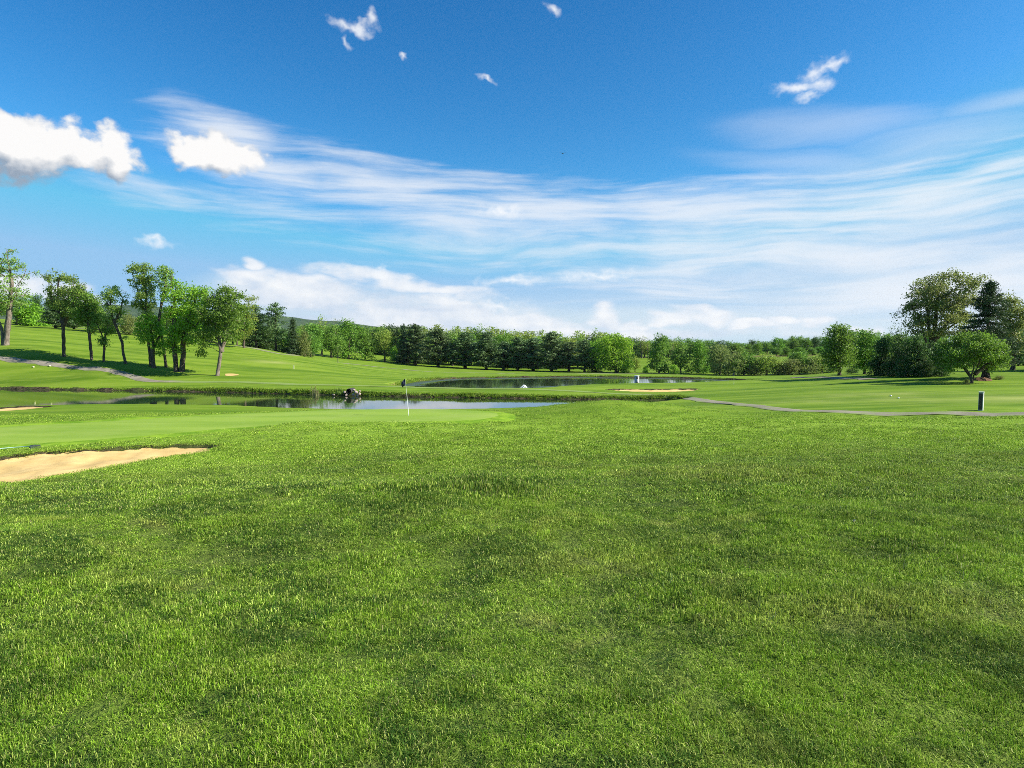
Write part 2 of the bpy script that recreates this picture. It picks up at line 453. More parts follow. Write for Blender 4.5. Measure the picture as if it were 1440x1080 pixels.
# dam, path and right fairway
for a in [(960, 559, 65), (1060, 571, 50), (1150, 578, 43), (1300, 581, 39), (1440, 581.5, 37), (1540, 582, 36), (900, 555.5, 71), (800, 549.5, 76.5), (700, 547, 78), (620, 545.5, 80.5), (520, 543, 82.5), (440, 541, 84.5), (300, 537, 88), (205, 535, 89.5), (100, 541, 88), (0, 540, 91),
          (1250, 569, 47), (1380, 575, 40), (1150, 559, 57), (1200, 562, 53), (1100, 553, 64), (1180, 545, 68), (1300, 550, 60), (1440, 550, 58), (1370, 539, 70), (1440, 536, 72), (1385, 531, 77), (1440, 512, 105), (1300, 524, 92), (1250, 528, 90), (1180, 533, 90), (1100, 541, 85), (1030, 542, 87), (960, 543, 88), (900, 541.5, 89), (870, 553, 75), (940, 553, 75), (1000, 551, 77), (830, 546, 82), (1600, 530, 75), (1600, 500, 110)]: cp(*a)
# left hill
for a in [(0, 503, 100), (60, 508, 98), (140, 518, 95), (0, 524, 95), (100, 527, 93), (8, 485, 109), (90, 500, 102), (128, 505, 101), (177, 510, 99), (216, 517, 97), (252, 522, 96), (308, 527.5, 94), (-120, 470, 115), (-120, 515, 98), (0, 458, 150), (100, 463, 150), (200, 470, 148), (270, 478, 145), (350, 488, 138), (60, 475, 125), (180, 488, 120), (280, 500, 115), (370, 505, 115), (410, 520, 104), (480, 512, 150), (450, 530, 95), (540, 533, 98), (540, 517, 170), (600, 521, 170), (440, 499, 215), (500, 504, 235), (560, 510, 235), (700, 521, 215), (440, 505, 155), (-120, 445, 165)]: cp(*a)
# beyond the upper pond
for a in [(640, 530, 121), (780, 527.5, 127), (900, 527, 130), (1000, 529, 127), (1090, 532, 117), (1150, 528, 150), (1200, 524, 140), (620, 516, 225), (800, 522.3, 213), (862, 524, 205), (960, 525, 200), (1060, 528, 190), (1140, 526.5, 185), (930, 515, 240), (930, 504, 290), (905, 510, 260), (860, 512, 270), (1060, 505, 280), (1100, 499, 330), (1040, 500, 330), (1200, 498, 320), (1350, 490, 240), (800, 507, 300), (650, 502, 310), (500, 494, 310), (300, 470, 240), (100, 455, 230)]: cp(*a)
for x, y, z in [(-170, 400, 4), (-80, 400, 1), (0, 400, -3), (80, 400, -1.5), (170, 400, 0)]: C.append((x, y, z))
C = np.array(C)

TS = 40.0
def _U(r2): return 0.5 * r2 * np.log(r2 + 1e-9)
_P = C[:, :2] / TS
_n = len(_P)
_K = _U(((_P[:, None] - _P[None]) ** 2).sum(-1)) + np.eye(_n) * 0.0008
_Q = np.hstack([np.ones((_n, 1)), _P])
_A = np.zeros((_n + 3, _n + 3)); _A[:_n, :_n] = _K; _A[:_n, _n:] = _Q; _A[_n:, :_n] = _Q.T
_sol = np.linalg.solve(_A, np.concatenate([C[:, 2], np.zeros(3)]))

def tps(x, y):
    x = np.clip(x, -180, 180) / TS; y = np.clip(y, -14, 400) / TS
    out = np.empty(x.shape)
    xf, yf, of = x.ravel(), y.ravel(), out.reshape(-1)
    for i in range(0, len(xf), 20000):
        a, b = xf[i:i + 20000], yf[i:i + 20000]
        r2 = (a[:, None] - _P[None, :, 0]) ** 2 + (b[:, None] - _P[None, :, 1]) ** 2
        of[i:i + 20000] = _U(r2) @ _sol[:_n] + _sol[_n] + _sol[_n + 1] * a + _sol[_n + 2] * b
    return out

def near_rough(x, y):
    """small undulations of the near lawn"""
    k = sstep(48, 36, y)
    e = sstep(0.0, 0.8, sdist(GREEN, x, y)) if np.size(x) < 5e6 else 1
    return k * e * (0.34 * fbm(x * 0.13, y * 0.13, 33, 2) * sstep(2, 9, y) + 0.17 * fbm(x * 0.36, y * 0.36, 3, 3) + 0.055 * fbm(x * 1.4, y * 1.4, 9, 2))

def land(x, y):
    x = np.asarray(x, float); y = np.asarray(y, float)
    h = tps(x, y) + near_rough(x, y)
    h = h + sstep(60, 80, y) * 0.14 * fbm(x * 0.12, y * 0.12, 21, 3)
    # little knoll of tall grass in the middle of the lawn
    h = h + 0.16 * np.exp(-(((x + 0.25) / 1.5) ** 2 + ((y - 9.6) / 1.3) ** 2)) + 0.22 * np.exp(-(((x + 3.5) / 3.5) ** 2 + ((y - 15) / 3.0) ** 2))
    return h

def lip(poly):
    p = np.asarray(poly); i0 = int(np.argmin(p[:, 0])); p = np.roll(p, -i0, 0)
    i1 = int(np.argmax(p[:, 0])); a, b = p[:i1 + 1], np.vstack([p[i1:], p[:1]])[::-1]
    return a if a[:, 1].mean() > b[:, 1].mean() else b
LIPS = [catmull(list(lip(q)), 0.4)[:, :2] for q in (BUNK1, BUNK2, BUNK3)]

def bowl(k, s, x, y):
    """depth profile of a bunker, steep under its far lip"""
    out = sstep(0, -1.4, s)
    m = (s < 0.3)
    if np.any(m):
        L = LIPS[k]; xm, ym = x[m], y[m]
        d = np.full(xm.shape, 1e9)
        for i in range(len(L)): d = np.minimum(d, np.hypot(xm - L[i, 0], ym - L[i, 1]))
        st = sstep(0.02, -0.45, s[m]); w = sstep(0.75, 0.25, d + s[m])
        out[m] = np.maximum(out[m], st * w * 0.45)
    return out

def ground_z(x, y, dig=True):
    x = np.asarray(x, float); y = np.asarray(y, float)
    h = land(x, y)
    g = sdist(GREEN, x, y)
    h = h + (ZG + 0.02 * 0 - h) * sstep(1.2, -1.0, g) * 0.85
    if not dig: return h
    for poly, zw, bk in ((POND1, ZW1, 0.10), (POND2, ZW2, 0.12)):
        s = sdist(poly, x, y)
        hb = np.maximum(h, zw + bk * sstep(0, 0.5, s) + 0.02)
        h = np.where(s > 6, h, zw - 0.7 + (hb - zw + 0.7) * sstep(-0.5, 0.45, s))
    for k, (poly, dep) in enumerate(((BUNK1, 0.30), (BUNK2, 0.35), (BUNK3, 0.40))):
        s = sdist(poly, x, y)
        h = h - np.where(s < 0, 0.15 + dep * bowl(k, s, x, y), 0) * sstep(0.1, -0.15, s)
    return h

def gz(x, y):
    return float(ground_z(np.array([x]), np.array([y]))[0])

def hit(px, py, D):
    """where the view ray through a photograph pixel meets the ground near depth D"""
    t = D * np.linspace(0.75, 1.3, 160)
    d = ray(px, py); k = t / d[1]
    x = d[0] * k; z = EYE + d[2] * k
    e = z - ground_z(x, t, False)
    s = np.nonzero(np.sign(e[:-1]) != np.sign(e[1:]))[0]
    if len(s):
        i = s[np.argmin(np.abs(t[s] - D))]
    else:
        i = int(np.argmin(np.abs(e) + 0.02 * np.abs(t - D)))
    return float(x[i]), float(t[i]), float(ground_z(np.array([x[i]]), np.array([t[i]]), False)[0])

def axis(parts):
    out = [parts[0][0]]
    for a, b, st in parts:
        n = max(1, int(round((b - a) / st)))
        out += list(a + (b - a) * (np.arange(n) + 1) / n)
    return np.array(out)
gx = axis([(-4800, -600, 600), (-600, -170, 30), (-170, -70, 1.6), (-70, -40, 0.7), (-40, 35, 0.36), (35, 70, 0.7), (70, 170, 1.6), (170, 600, 30), (600, 4800, 600)])
gy = axis([(-400, -40, 40), (-40, -4, 2), (-4, 30, 0.3), (30, 140, 0.45), (140, 400, 2.0), (400, 900, 40), (900, 4800, 600)])
GX, GY = np.meshgrid(gx, gy)
GZ = ground_z(GX, GY)
HAZE_BOTTOM = float(GZ.min()) - 1.5
fx = GX.ravel(); fy = GY.ravel()
ny, nx = GX.shape
idx = np.arange(nx * ny).reshape(ny, nx)
quads = np.stack([idx[:-1, :-1], idx[:-1, 1:], idx[1:, 1:], idx[1:, :-1]], -1).reshape(-1, 4)
gme = mesh_np("ground", np.stack([fx, fy, GZ.ravel()], -1), quads, M['turf'], True)
far = sstep(30, 44, fy + 2.5 * fbm(fx * .15, fy * .15, 5, 2))
tone = np.zeros_like(fx)
def tone_spot(px, py, D, rx, ry, v):
    global tone
    x, y, _ = W(px, py, D)
    r = ((fx - x) / rx) ** 2 + ((fy - y) / ry) ** 2
    tone = tone + v * np.exp(-r) * (0.75 + 0.9 * fbm(fx * .6, fy * .35, 77, 3))
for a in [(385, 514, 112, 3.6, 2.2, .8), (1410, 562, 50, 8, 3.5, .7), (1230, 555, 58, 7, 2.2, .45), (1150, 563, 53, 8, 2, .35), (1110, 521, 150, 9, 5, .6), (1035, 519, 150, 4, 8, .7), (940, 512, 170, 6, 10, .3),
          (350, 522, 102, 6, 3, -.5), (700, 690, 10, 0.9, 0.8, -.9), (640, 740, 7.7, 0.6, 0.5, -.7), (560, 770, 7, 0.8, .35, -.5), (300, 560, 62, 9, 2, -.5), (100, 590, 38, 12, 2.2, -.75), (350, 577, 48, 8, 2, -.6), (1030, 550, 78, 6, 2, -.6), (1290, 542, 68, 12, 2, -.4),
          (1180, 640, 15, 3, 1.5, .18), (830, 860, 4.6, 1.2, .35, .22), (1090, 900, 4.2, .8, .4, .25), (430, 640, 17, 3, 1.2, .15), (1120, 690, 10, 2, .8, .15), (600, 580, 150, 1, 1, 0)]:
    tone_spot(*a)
stripe = sstep(78, 90, fy) * sstep(20, -10, fx) * 0.9 + sstep(45, 60, fy) * sstep(10, 25, fx) * 0.5
soil = 0.9 * sstep(0.35, 0.0, sdist(POND1, fx, fy)) * sstep(40, 50, fy) + 0.9 * sstep(0.5, 0.0, sdist(POND2, fx, fy)) * sstep(70, 80, fy)
# bare field seen far off between the thicket and the ridge trees
soil += 0.8 * sstep(296, 302, fy) * sstep(328, 322, fy) * sstep(84, 94, fx) * sstep(160, 150, fx)
thatch_shade = sstep(24, 9, fy) * sstep(0.0, 0.8, sdist(GREEN, fx, fy))
for nme, dat in (("thatch_shade", thatch_shade), ("far", far), ("tone", tone), ("stripe", stripe), ("soil", np.clip(soil, 0, 1))):
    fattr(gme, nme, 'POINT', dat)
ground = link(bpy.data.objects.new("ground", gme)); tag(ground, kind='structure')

# ------------------------------------------------------------------ sheets laid on the terrain
def drape(name, poly, step, zf, mat, attrs=None):
    poly = np.asarray(poly)[:, :2]
    n = len(poly)
    lo, hi = poly.min(0), poly.max(0)
    X, Y = np.meshgrid(np.arange(lo[0], hi[0], step), np.arange(lo[1], hi[1], step))
    X = X + (np.arange(X.shape[0]) % 2)[:, None] * step * 0.5
    X, Y = X.ravel(), Y.ravel()
    s = sdist(poly, X, Y)
    k = s < -step * 0.5
    pts = [Vector(p) for p in poly] + [Vector((a, b)) for a, b in zip(X[k], Y[k])]
    v, e, f, *_ = delaunay_2d_cdt(pts, [(i, (i + 1) % n) for i in range(n)], [list(range(n))], 1, 1e-4)
    vx = np.array([q[0] for q in v]); vy = np.array([q[1] for q in v])
    me = mesh_np(name, np.stack([vx, vy, zf(vx, vy)], -1), [tuple(q) for q in f], mat, True)
    for nm, fn in (attrs or {}).items(): fattr(me, nm, 'POINT', fn(vx, vy))
    # faces must look up
    if len(me.polygons) and sum(p.normal.z for p in me.polygons) < 0: me.flip_normals()
    o = link(bpy.data.objects.new(name, me)); tag(o, kind='structure')
    return o

drape("putting_green", GREEN, 0.6, lambda x, y: ground_z(x, y) + 0.035 * sstep(0.05, -0.5, sdist(GREEN, x, y)) - 0.008, M['green'])
COLLAR = (lambda P: P + 0.95 * (lambda t: np.stack([t[:, 1], -t[:, 0]], -1) * (1 if np.sum(P[:, 0] * np.roll(P[:, 1], -1) - np.roll(P[:, 0], -1) * P[:, 1]) > 0 else -1))((lambda q: q / np.linalg.norm(q, axis=1)[:, None])(np.roll(P, -1, 0) - np.roll(P, 1, 0))))(GREEN[:, :2])
cm_, nt, out = new_mat("collar_turf"); b = NB(nt); p = b.pos()
c_ = b.mix(b.mapr(b.noise(p, 1.2, 4, 0.65), 0.35, 0.65), (0.120, 0.235, 0.014), (0.235, 0.365, 0.028))
b.principled(out, c_, 0.9, 0.05, b.bump(b.noise(p, 16, 3, 0.7), 0.5, 0.03))
drape("green_collar", COLLAR, 0.6, lambda x, y: ground_z(x, y) + 0.026 * sstep(0.05, -0.5, sdist(COLLAR, x, y)) - 0.012 - 0.05 * sstep(0.0, -0.6, sdist(GREEN, x, y)), cm_)
def sand_z(poly, dep, k):
    def f(x, y):
        s = sdist(poly, x, y)
        return ground_z(x, y, False) - dep * bowl(k, s, x, y) - 0.03 + (0.05 * fbm(x * 0.9, y * 0.9, 50, 3) + 0.012 * np.sin(s * 26 + 3 * fbm(x * .5, y * .5, 52, 2))) * sstep(0, -0.6, s)
    return f
drape("sand_bunker", BUNK1, 0.14, sand_z(BUNK1, 0.30, 0), M['sand'])
drape("sand_bunker", BUNK2, 0.5, sand_z(BUNK2, 0.35, 1), M['sand'])
drape("sand_bunker", BUNK3, 0.5, sand_z(BUNK3, 0.40, 2), M['sand'])
bp = hit(325, 527, 94)
ang = np.linspace(0, 2 * np.pi, 18, endpoint=False)
drape("sand_patch", np.stack([bp[0] + (1.0 + .2 * np.sin(3 * ang)) * np.cos(ang), bp[1] + 1.1 * np.sin(ang) - 0.35 * np.cos(ang)], -1), 0.4, lambda x, y: ground_z(x, y) + 0.03, M['sand'])

def grow_poly(poly, d):
    c = np.asarray(poly); n = len(c); out = []
    for i in range(n):
        t = c[(i + 1) % n] - c[i - 1]; t = t / (np.linalg.norm(t) + 1e-9)
        out.append(c[i] + d * np.array([t[1], -t[0]]) * SGN)
    return np.array(out)
def area(p): return 0.5 * np.sum(p[:, 0] * np.roll(p[:, 1], -1) - np.roll(p[:, 0], -1) * p[:, 1])
for nm, poly, zw, mt in (("pond_water", POND1, ZW1, 'water_lower'), ("pond_water", POND2, ZW2, 'water_upper')):
    SGN = 1 if area(poly) > 0 else -1
    big = grow_poly(poly, 0.45)
    drape(nm, big, 1.6, lambda x, y, z=zw: np.full(x.shape, z), M[mt], {"shallow": lambda x, y, q=poly: sstep(-5, -0.5, sdist(q, x, y))})

def ribbon(name, line, width, mat, lift, worn):
    L = catmull(line, 0.6)[:, :2]
    wd = width(L) if callable(width) else np.full(len(L), width)
    t = np.gradient(L, axis=0); t /= np.linalg.norm(t, axis=1)[:, None] + 1e-9
    nrm = np.stack([-t[:, 1], t[:, 0]], -1)
    k = 7; V = []; A = []
    arc = np.concatenate([[0], np.cumsum(np.linalg.norm(np.diff(L, axis=0), axis=1))])
    for j in range(k):
        o = (j / (k - 1) - 0.5)
        wob = 0.42 * fbm(arc * 0.5, arc * 0 + j // 4 * 9.0, 31, 3) if j in (0, k - 1) else 0
        q = L + nrm * (o * wd + wob)[:, None]
        V.append(np.stack([q[:, 0], q[:, 1], ground_z(q[:, 0], q[:, 1]) + lift - (0.03 if j in (0, k - 1) else 0)], -1))
        A.append(worn(L[:, 0], L[:, 1]) + (0.35 if j in (0, k - 1) else 0.15 if j == k // 2 else 0))
    n = len(L); V = np.concatenate(V); A = np.concatenate(A)
    a = np.arange(n - 1)
    q = np.concatenate([np.stack([j * n + a, j * n + a + 1, (j + 1) * n + a + 1, (j + 1) * n + a], -1) for j in range(k - 1)])
    me = mesh_np(name, V, q, mat, True); fattr(me, "worn", 'POINT', A)
    if sum(p.normal.z for p in me.polygons) < 0: me.flip_normals()
    return tag(link(bpy.data.objects.new(name, me)), kind='structure')

def H(L): return [np.array(hit(*a)[:2]) for a in L]
CARTPATH = H([(-150, 495, 103), (-60, 499, 101), (0, 503.5, 100), (60, 509, 98), (140, 518.5, 95), (185, 528, 92), (215, 535.5, 89.5), (300, 537, 88), (440, 541, 84.5), (520, 543, 82.5), (620, 545.5, 80.5), (700, 547, 78), (800, 549.5, 76), (900, 555, 71), (960, 559, 65), (1060, 571, 50), (1150, 578, 43), (1300, 581.3, 39), (1440, 581.5, 37), (1600, 581, 36)])
ribbon("path", CARTPATH, lambda L: 1.4 + 0.2 * sstep(0, 14, L[:, 0]), M['path'], 0.05, lambda x, y: 0.25 + 0.14 * sstep(10, 18, x) + 0.55 * sstep(-47, -40, x) * sstep(17, 10, x) * sstep(60, 68, y))
HILLPATH = H([(330, 486, 140), (352, 489, 138), (400, 498.5, 133), (440, 505, 150), (500, 512.5, 163), (560, 519, 168), (600, 522.5, 166), (660, 524.5, 165), (740, 524.8, 168), (830, 525.3, 170), (960, 526.5, 172)])
ribbon("path", HILLPATH, 2.0, M['path'], 0.06, lambda x, y: 0.45 + 0 * x)
TOPPATH = H([(20, 455, 149), (60, 457, 148), (90, 459.5, 147), (130, 463, 146), (170, 467, 145)])
ribbon("path", TOPPATH, 1.8, M['path'], 0.07, lambda x, y: 0.25 + 0 * x)
FARPATH = H([(1120, 530.5, 105), (1170, 531, 100), (1200, 532.5, 96), (1225, 533.5, 93)])
ribbon("path", FARPATH, 2.4, M['path'], 0.06, lambda x, y: 0.25 + 0 * x)
GRASSPATH = H([(1230, 541, 78), (1290, 540, 78), (1350, 538.5, 76)])

def bank(name, line, zlo, up, mat, width=0.5, rough=0.12):
    L = np.asarray(line)[:, :2]
    t = np.gradient(L, axis=0); t /= np.linalg.norm(t, axis=1)[:, None] + 1e-9
    out = np.stack([-t[:, 1], t[:, 0]], -1)
    # outward is away from the viewer along a far shore
    if np.mean(out[:, 1]) < 0: out = -out
    n = len(L); arc = np.concatenate([[0], np.cumsum(np.linalg.norm(np.diff(L, axis=0), axis=1))])
    k = 6; V = []
    for j in range(k):
        f = j / (k - 1)
        off = (-0.30 + width * f ** 1.6) + rough * fbm(arc * 1.3, arc * 0 + j * 3.1, 41, 3)
        q = L + out * off[:, None]
        top = ground_z(q[:, 0], q[:, 1], False)
        lim = zlo + up * (0.75 + 0.7 * fbm(arc * 0.5, arc * 0 + 5.0, 43, 3))
        z = (zlo - 0.2) * (1 - f) + lim * f + rough * 0.6 * fbm(arc * 2.3, arc * 0 + j * 1.7, 47, 2)
        V.append(np.stack([q[:, 0], q[:, 1], z], -1))
    V = np.concatenate(V); a = np.arange(n - 1)
    q = np.concatenate([np.stack([j * n + a, j * n + a + 1, (j + 1) * n + a + 1, (j + 1) * n + a], -1) for j in range(k - 1)])
    me = mesh_np(name, V, q, mat, False)
    if sum(p.normal.y for p in me.polygons) > 0: me.flip_normals()
    return tag(link(bpy.data.objects.new(name, me)), kind='structure')
bank("pond_bank", FAR1, ZW1, 0.32, M['bank'], 0.65)
bank("pond_bank", FAR2, ZW2, 0.27, M['bank'], 0.65)
LIP1, LIP2, LIP3 = lip(BUNK1), lip(BUNK2), lip(BUNK3)
def lip_strip(line, h):
    L = catmull(list(line), 0.22)[:, :2]; n = len(L)
    t = np.gradient(L, axis=0); t /= np.linalg.norm(t, axis=1)[:, None] + 1e-9
    out = np.stack([-t[:, 1], t[:, 0]], -1)
    if np.mean(out[:, 1]) < 0: out = -out
    arc = np.arange(n) * 0.22; V = []
    for j, (o, zz) in enumerate(((-0.27, -h - .08), (-0.20, -h * .6), (-0.13, -0.04), (0.05, 0.02))):
        taper = np.minimum(1, np.minimum(np.arange(n), n - 1 - np.arange(n)) / (0.22 * n))
        zz = zz * taper if zz < 0 else zz
        q = L + out * (o + 0.12 * fbm(arc * 1.9, arc * 0 + j * .6, 61, 3))[:, None]
        V.append(np.stack([q[:, 0], q[:, 1], ground_z(q[:, 0], q[:, 1], False) + zz + 0.05 * fbm(arc * 2.5, arc * 0 + j, 63, 2)], -1))
    V = np.concatenate(V); a = np.arange(n - 1)
    q = np.concatenate([np.stack([j * n + a, j * n + a + 1, (j + 1) * n + a + 1, (j + 1) * n + a], -1) for j in range(3)])
    me = mesh_np("bunker_edge", V, q, M['bank'], False)
    if sum(p.normal.y for p in me.polygons) > 0: me.flip_normals()
    tag(link(bpy.data.objects.new("bunker_edge", me)), kind='structure')
lip_strip(LIP1, 0.13); lip_strip(LIP2, 0.12); lip_strip(LIP3, 0.2)

# distant ridge
def ridge():
    D = 3600.0
    pts = [(-700, 455), (-400, 440), (-150, 432), (0, 436), (90, 430), (180, 428), (300, 436), (400, 446), (470, 451), (530, 459), (580, 467), (660, 476), (800, 484)]
    xs = np.array([W(px, py, D)[0] for px, py in pts]); zs = np.array([W(px, py, D)[2] for px, py in pts])
    X = np.linspace(xs[0], xs[-1], 220)
    crest = np.interp(X, xs, zs) + 7 * fbm(X * 0.012, X * 0, 81, 4)
    rows = []
    for j, (dy, k) in enumerate(((-900, -0.05), (-650, .18), (-420, .42), (-220, .68), (-90, .88), (0, 1.0), (160, .85), (600, .3), (1000, -.05))):
        q = crest * k + (18 * fbm(X * 0.006, X * 0 + dy * 0.01, 83, 4) if 0 < j < 7 and j != 5 else 0)
        rows.append(np.stack([X, np.full_like(X, D + dy), q], -1))
    V = np.concatenate(rows); n = len(X); a = np.arange(n - 1)
    q = np.concatenate([np.stack([j * n + a, j * n + a + 1, (j + 1) * n + a + 1, (j + 1) * n + a], -1) for j in range(8)])
    m, nt, out = new_mat("wooded_ridge"); b = NB(nt); p = b.pos()
    f = b.noise(p, 0.012, 5, 0.7); g = b.noise(p, 0.1, 3, 0.7)
    c = b.mix(b.mapr(f, .35, .65), (0.035, 0.07, 0.025), (0.075, 0.115, 0.04))
    c = b.mix(b.math('MULTIPLY', b.mapr(g, .4, .7), .5), c, (0.03, 0.055, 0.02))
    b.principled(out, c, 1.0, 0.0, b.bump(g, 1.0, 8.0))
    tag(link(bpy.data.objects.new("hills", mesh_np("hills", V, q, m, True))), kind='structure')
ridge()

# ------------------------------------------------------------------ trees
def tubes(segs, sides=5):
    """segs: list of polylines [(points (n,3), radii (n))] -> verts, quads"""
    V = []; Q = []; off = 0
    an = np.linspace(0, 2 * np.pi, sides, endpoint=False)
    for P, R in segs:
        P = np.asarray(P, float); R = np.asarray(R, float)
        n = len(P)
        if n < 2: continue
        t = np.gradient(P, axis=0); t /= np.linalg.norm(t, axis=1)[:, None] + 1e-9
        ref = np.where(np.abs(t[:, 2:3]) > 0.9, np.array([[1.0, 0, 0]]), np.array([[0, 0, 1.0]]))
        u = np.cross(t, ref); u /= np.linalg.norm(u, axis=1)[:, None] + 1e-9
        w = np.cross(t, u)
        ring = P[:, None] + R[:, None, None] * (np.cos(an)[None, :, None] * u[:, None] + np.sin(an)[None, :, None] * w[:, None])
        V.append(ring.reshape(-1, 3))
        i = np.arange(n - 1)[:, None] * sides; j = np.arange(sides)[None]
        a = off + i + j; b = off + i + (j + 1) % sides
        Q.append(np.stack([a, b, b + sides, a + sides], -1).reshape(-1, 4))
        off += n * sides
    return np.concatenate(V), np.concatenate(Q)

def leaves(rng, centers, spread, count, size, aspect, up, clumpvar, jitter_var=0.35):
    """leaf faces scattered in clumps; returns verts, quads, per-face tint"""
    k = len(centers)
    per = rng.poisson(count, k) + 2
    ci = np.repeat(np.arange(k), per); n = len(ci)
    d = rng.normal(0, 0.5, (n, 3)) * spread[ci]
    p = centers[ci] + d
    nrm = rng.normal(0, 1, (n, 3)); nrm[:, 2] += up; nrm /= np.linalg.norm(nrm, axis=1)[:, None]
    a = np.cross(nrm, rng.normal(0, 1, (n, 3))); a /= np.linalg.norm(a, axis=1)[:, None] + 1e-9
    b = np.cross(nrm, a)
    s = size * rng.uniform(0.6, 1.35, n)[:, None]
    v = np.stack([p - a * s * .5, p + b * s * aspect * .5, p + a * s * .5, p - b * s * aspect * .5], 1)
    tint = np.clip(0.5 + clumpvar[ci] + rng.normal(0, jitter_var * 0.5, n), 0, 1)
    return v.reshape(-1, 3), np.arange(n * 4).reshape(-1, 4), tint

def grow(seed, stems, lobes, nclump, cr, count, leaf, r0, up=0.5, sides=5, gap=0.0):
    """broadleaf: limbs grown from the stems to foliage clumps that fill the lobes.
    stems: list of polylines (local metres); lobes: (x,y,z,rx,ry,rz)"""
    rng = np.random.default_rng(seed)
    L = np.array(lobes, float)
    vol = (L[:, 3] * L[:, 4] * L[:, 5]) ** 0.72
    cs = []; tries = 0
    ids = rng.choice(len(L), nclump * 6, p=vol / vol.sum())
    for i in ids:
        v = rng.normal(0, 1, 3); v /= np.linalg.norm(v)
        r = rng.uniform(0.15, 1.0) ** 0.5
        c = L[i, :3] + v * r * L[i, 3:]
        if all(np.sum((c - q) ** 2) > (cr * 0.62) ** 2 for q in cs):
            cs.append(c)
            if len(cs) >= nclump: break
    cs = np.array(cs)
    # skeleton nodes: stems
    nodes = []; parent = []; chains = []
    for st in stems:
        st = catmull([np.array(q, float) for q in st], 9e9) if False else np.array(st, float)
        fine = [st[0]]
        for a, b in zip(st[:-1], st[1:]):
            m = max(2, int(np.linalg.norm(b - a) / 0.45))
            for t in np.arange(1, m + 1) / m:
                fine.append(a + (b - a) * t + rng.normal(0, 0.02, 3) * (t < 1))
        first = len(nodes)
        for i, q in enumerate(fine):
            nodes.append(q); parent.append(first + i - 1 if i else -1)
    top_ok = min(l[2] - l[5] for l in lobes)
    nodes_a = np.array(nodes)
    stemz = nodes_a[:, 2]
    order = np.argsort([np.min(np.linalg.norm(nodes_a - c, axis=1)) for c in cs])
    usable = [z > top_ok * 0.75 or z > 0.35 * stemz.max() for z in stemz]
    ends = []
    for oi in order:
        c = cs[oi]
        A = np.array(nodes)
        d = c - A
        dist = np.linalg.norm(d, axis=1)
        cost = dist + np.maximum(0, A[:, 2] - c[2] + 0.15 * dist) * 1.3
        cost = np.where(usable, cost, cost + 50)
        i = int(np.argmin(cost))
        a = A[i]; dv = c - a; ln = np.linalg.norm(dv)
        m = max(2, int(ln / 0.5))
        side = rng.normal(0, 0.10, 3) * ln
        prev = i
        for t in np.arange(1, m + 1) / m:
            bow = 4 * t * (1 - t)
            q = a + dv * t + side * bow + np.array([0, 0, 0.10 * ln * bow]) + rng.normal(0, 0.03, 3)
            nodes.append(q); parent.append(prev); usable.append(True); prev = len(nodes) - 1
        ends.append(prev)
    N = len(nodes); w = np.zeros(N)
    for e in ends: w[e] += 1
    for i in range(N - 1, -1, -1):
        if parent[i] >= 0: w[parent[i]] += w[i]
    P = np.array(nodes); wm = max(w.max(), 1)
    R = np.maximum(r0 * (np.maximum(w, 0.4) / wm) ** 0.62, 0.016)
    # chains for tubes
    kids = [[] for _ in range(N)]
    for i, p in enumerate(parent):
        if p >= 0: kids[p].append(i)
    segs = []; stack = [(i, None) for i in range(N) if parent[i] < 0]
    while stack:
        i, fr = stack.pop()
        ch = [fr] if fr is not None else []
        ch.append(i)
        while kids[i]:
            kk = sorted(kids[i], key=lambda q: -w[q])
            for o in kk[1:]: stack.append((o, i))
            i = kk[0]; ch.append(i)
        rr = R[ch].copy()
        if fr is not None: rr[0] = min(rr[0], rr[1] * 1.25)
        else:
            hgt = P[ch][:, 2] - P[ch][0, 2]
            rr = rr * (1 + 0.55 * np.exp(-hgt / 0.35)) * (1 + 0.06 * rng.normal(0, 1, len(rr)))
        segs.append((P[ch], rr))
    tv, tq = tubes(segs, sides)
    cvar = rng.normal(0, 0.17, len(cs))
    spread = np.stack([np.full(len(cs), cr), np.full(len(cs), cr), np.full(len(cs), cr * 0.72)], -1) * rng.uniform(0.75, 1.25, (len(cs), 1))
    lv, lq, tint = leaves(rng, cs, spread, count, leaf, 0.62, up, cvar)
    return tv, tq, lv, lq, tint

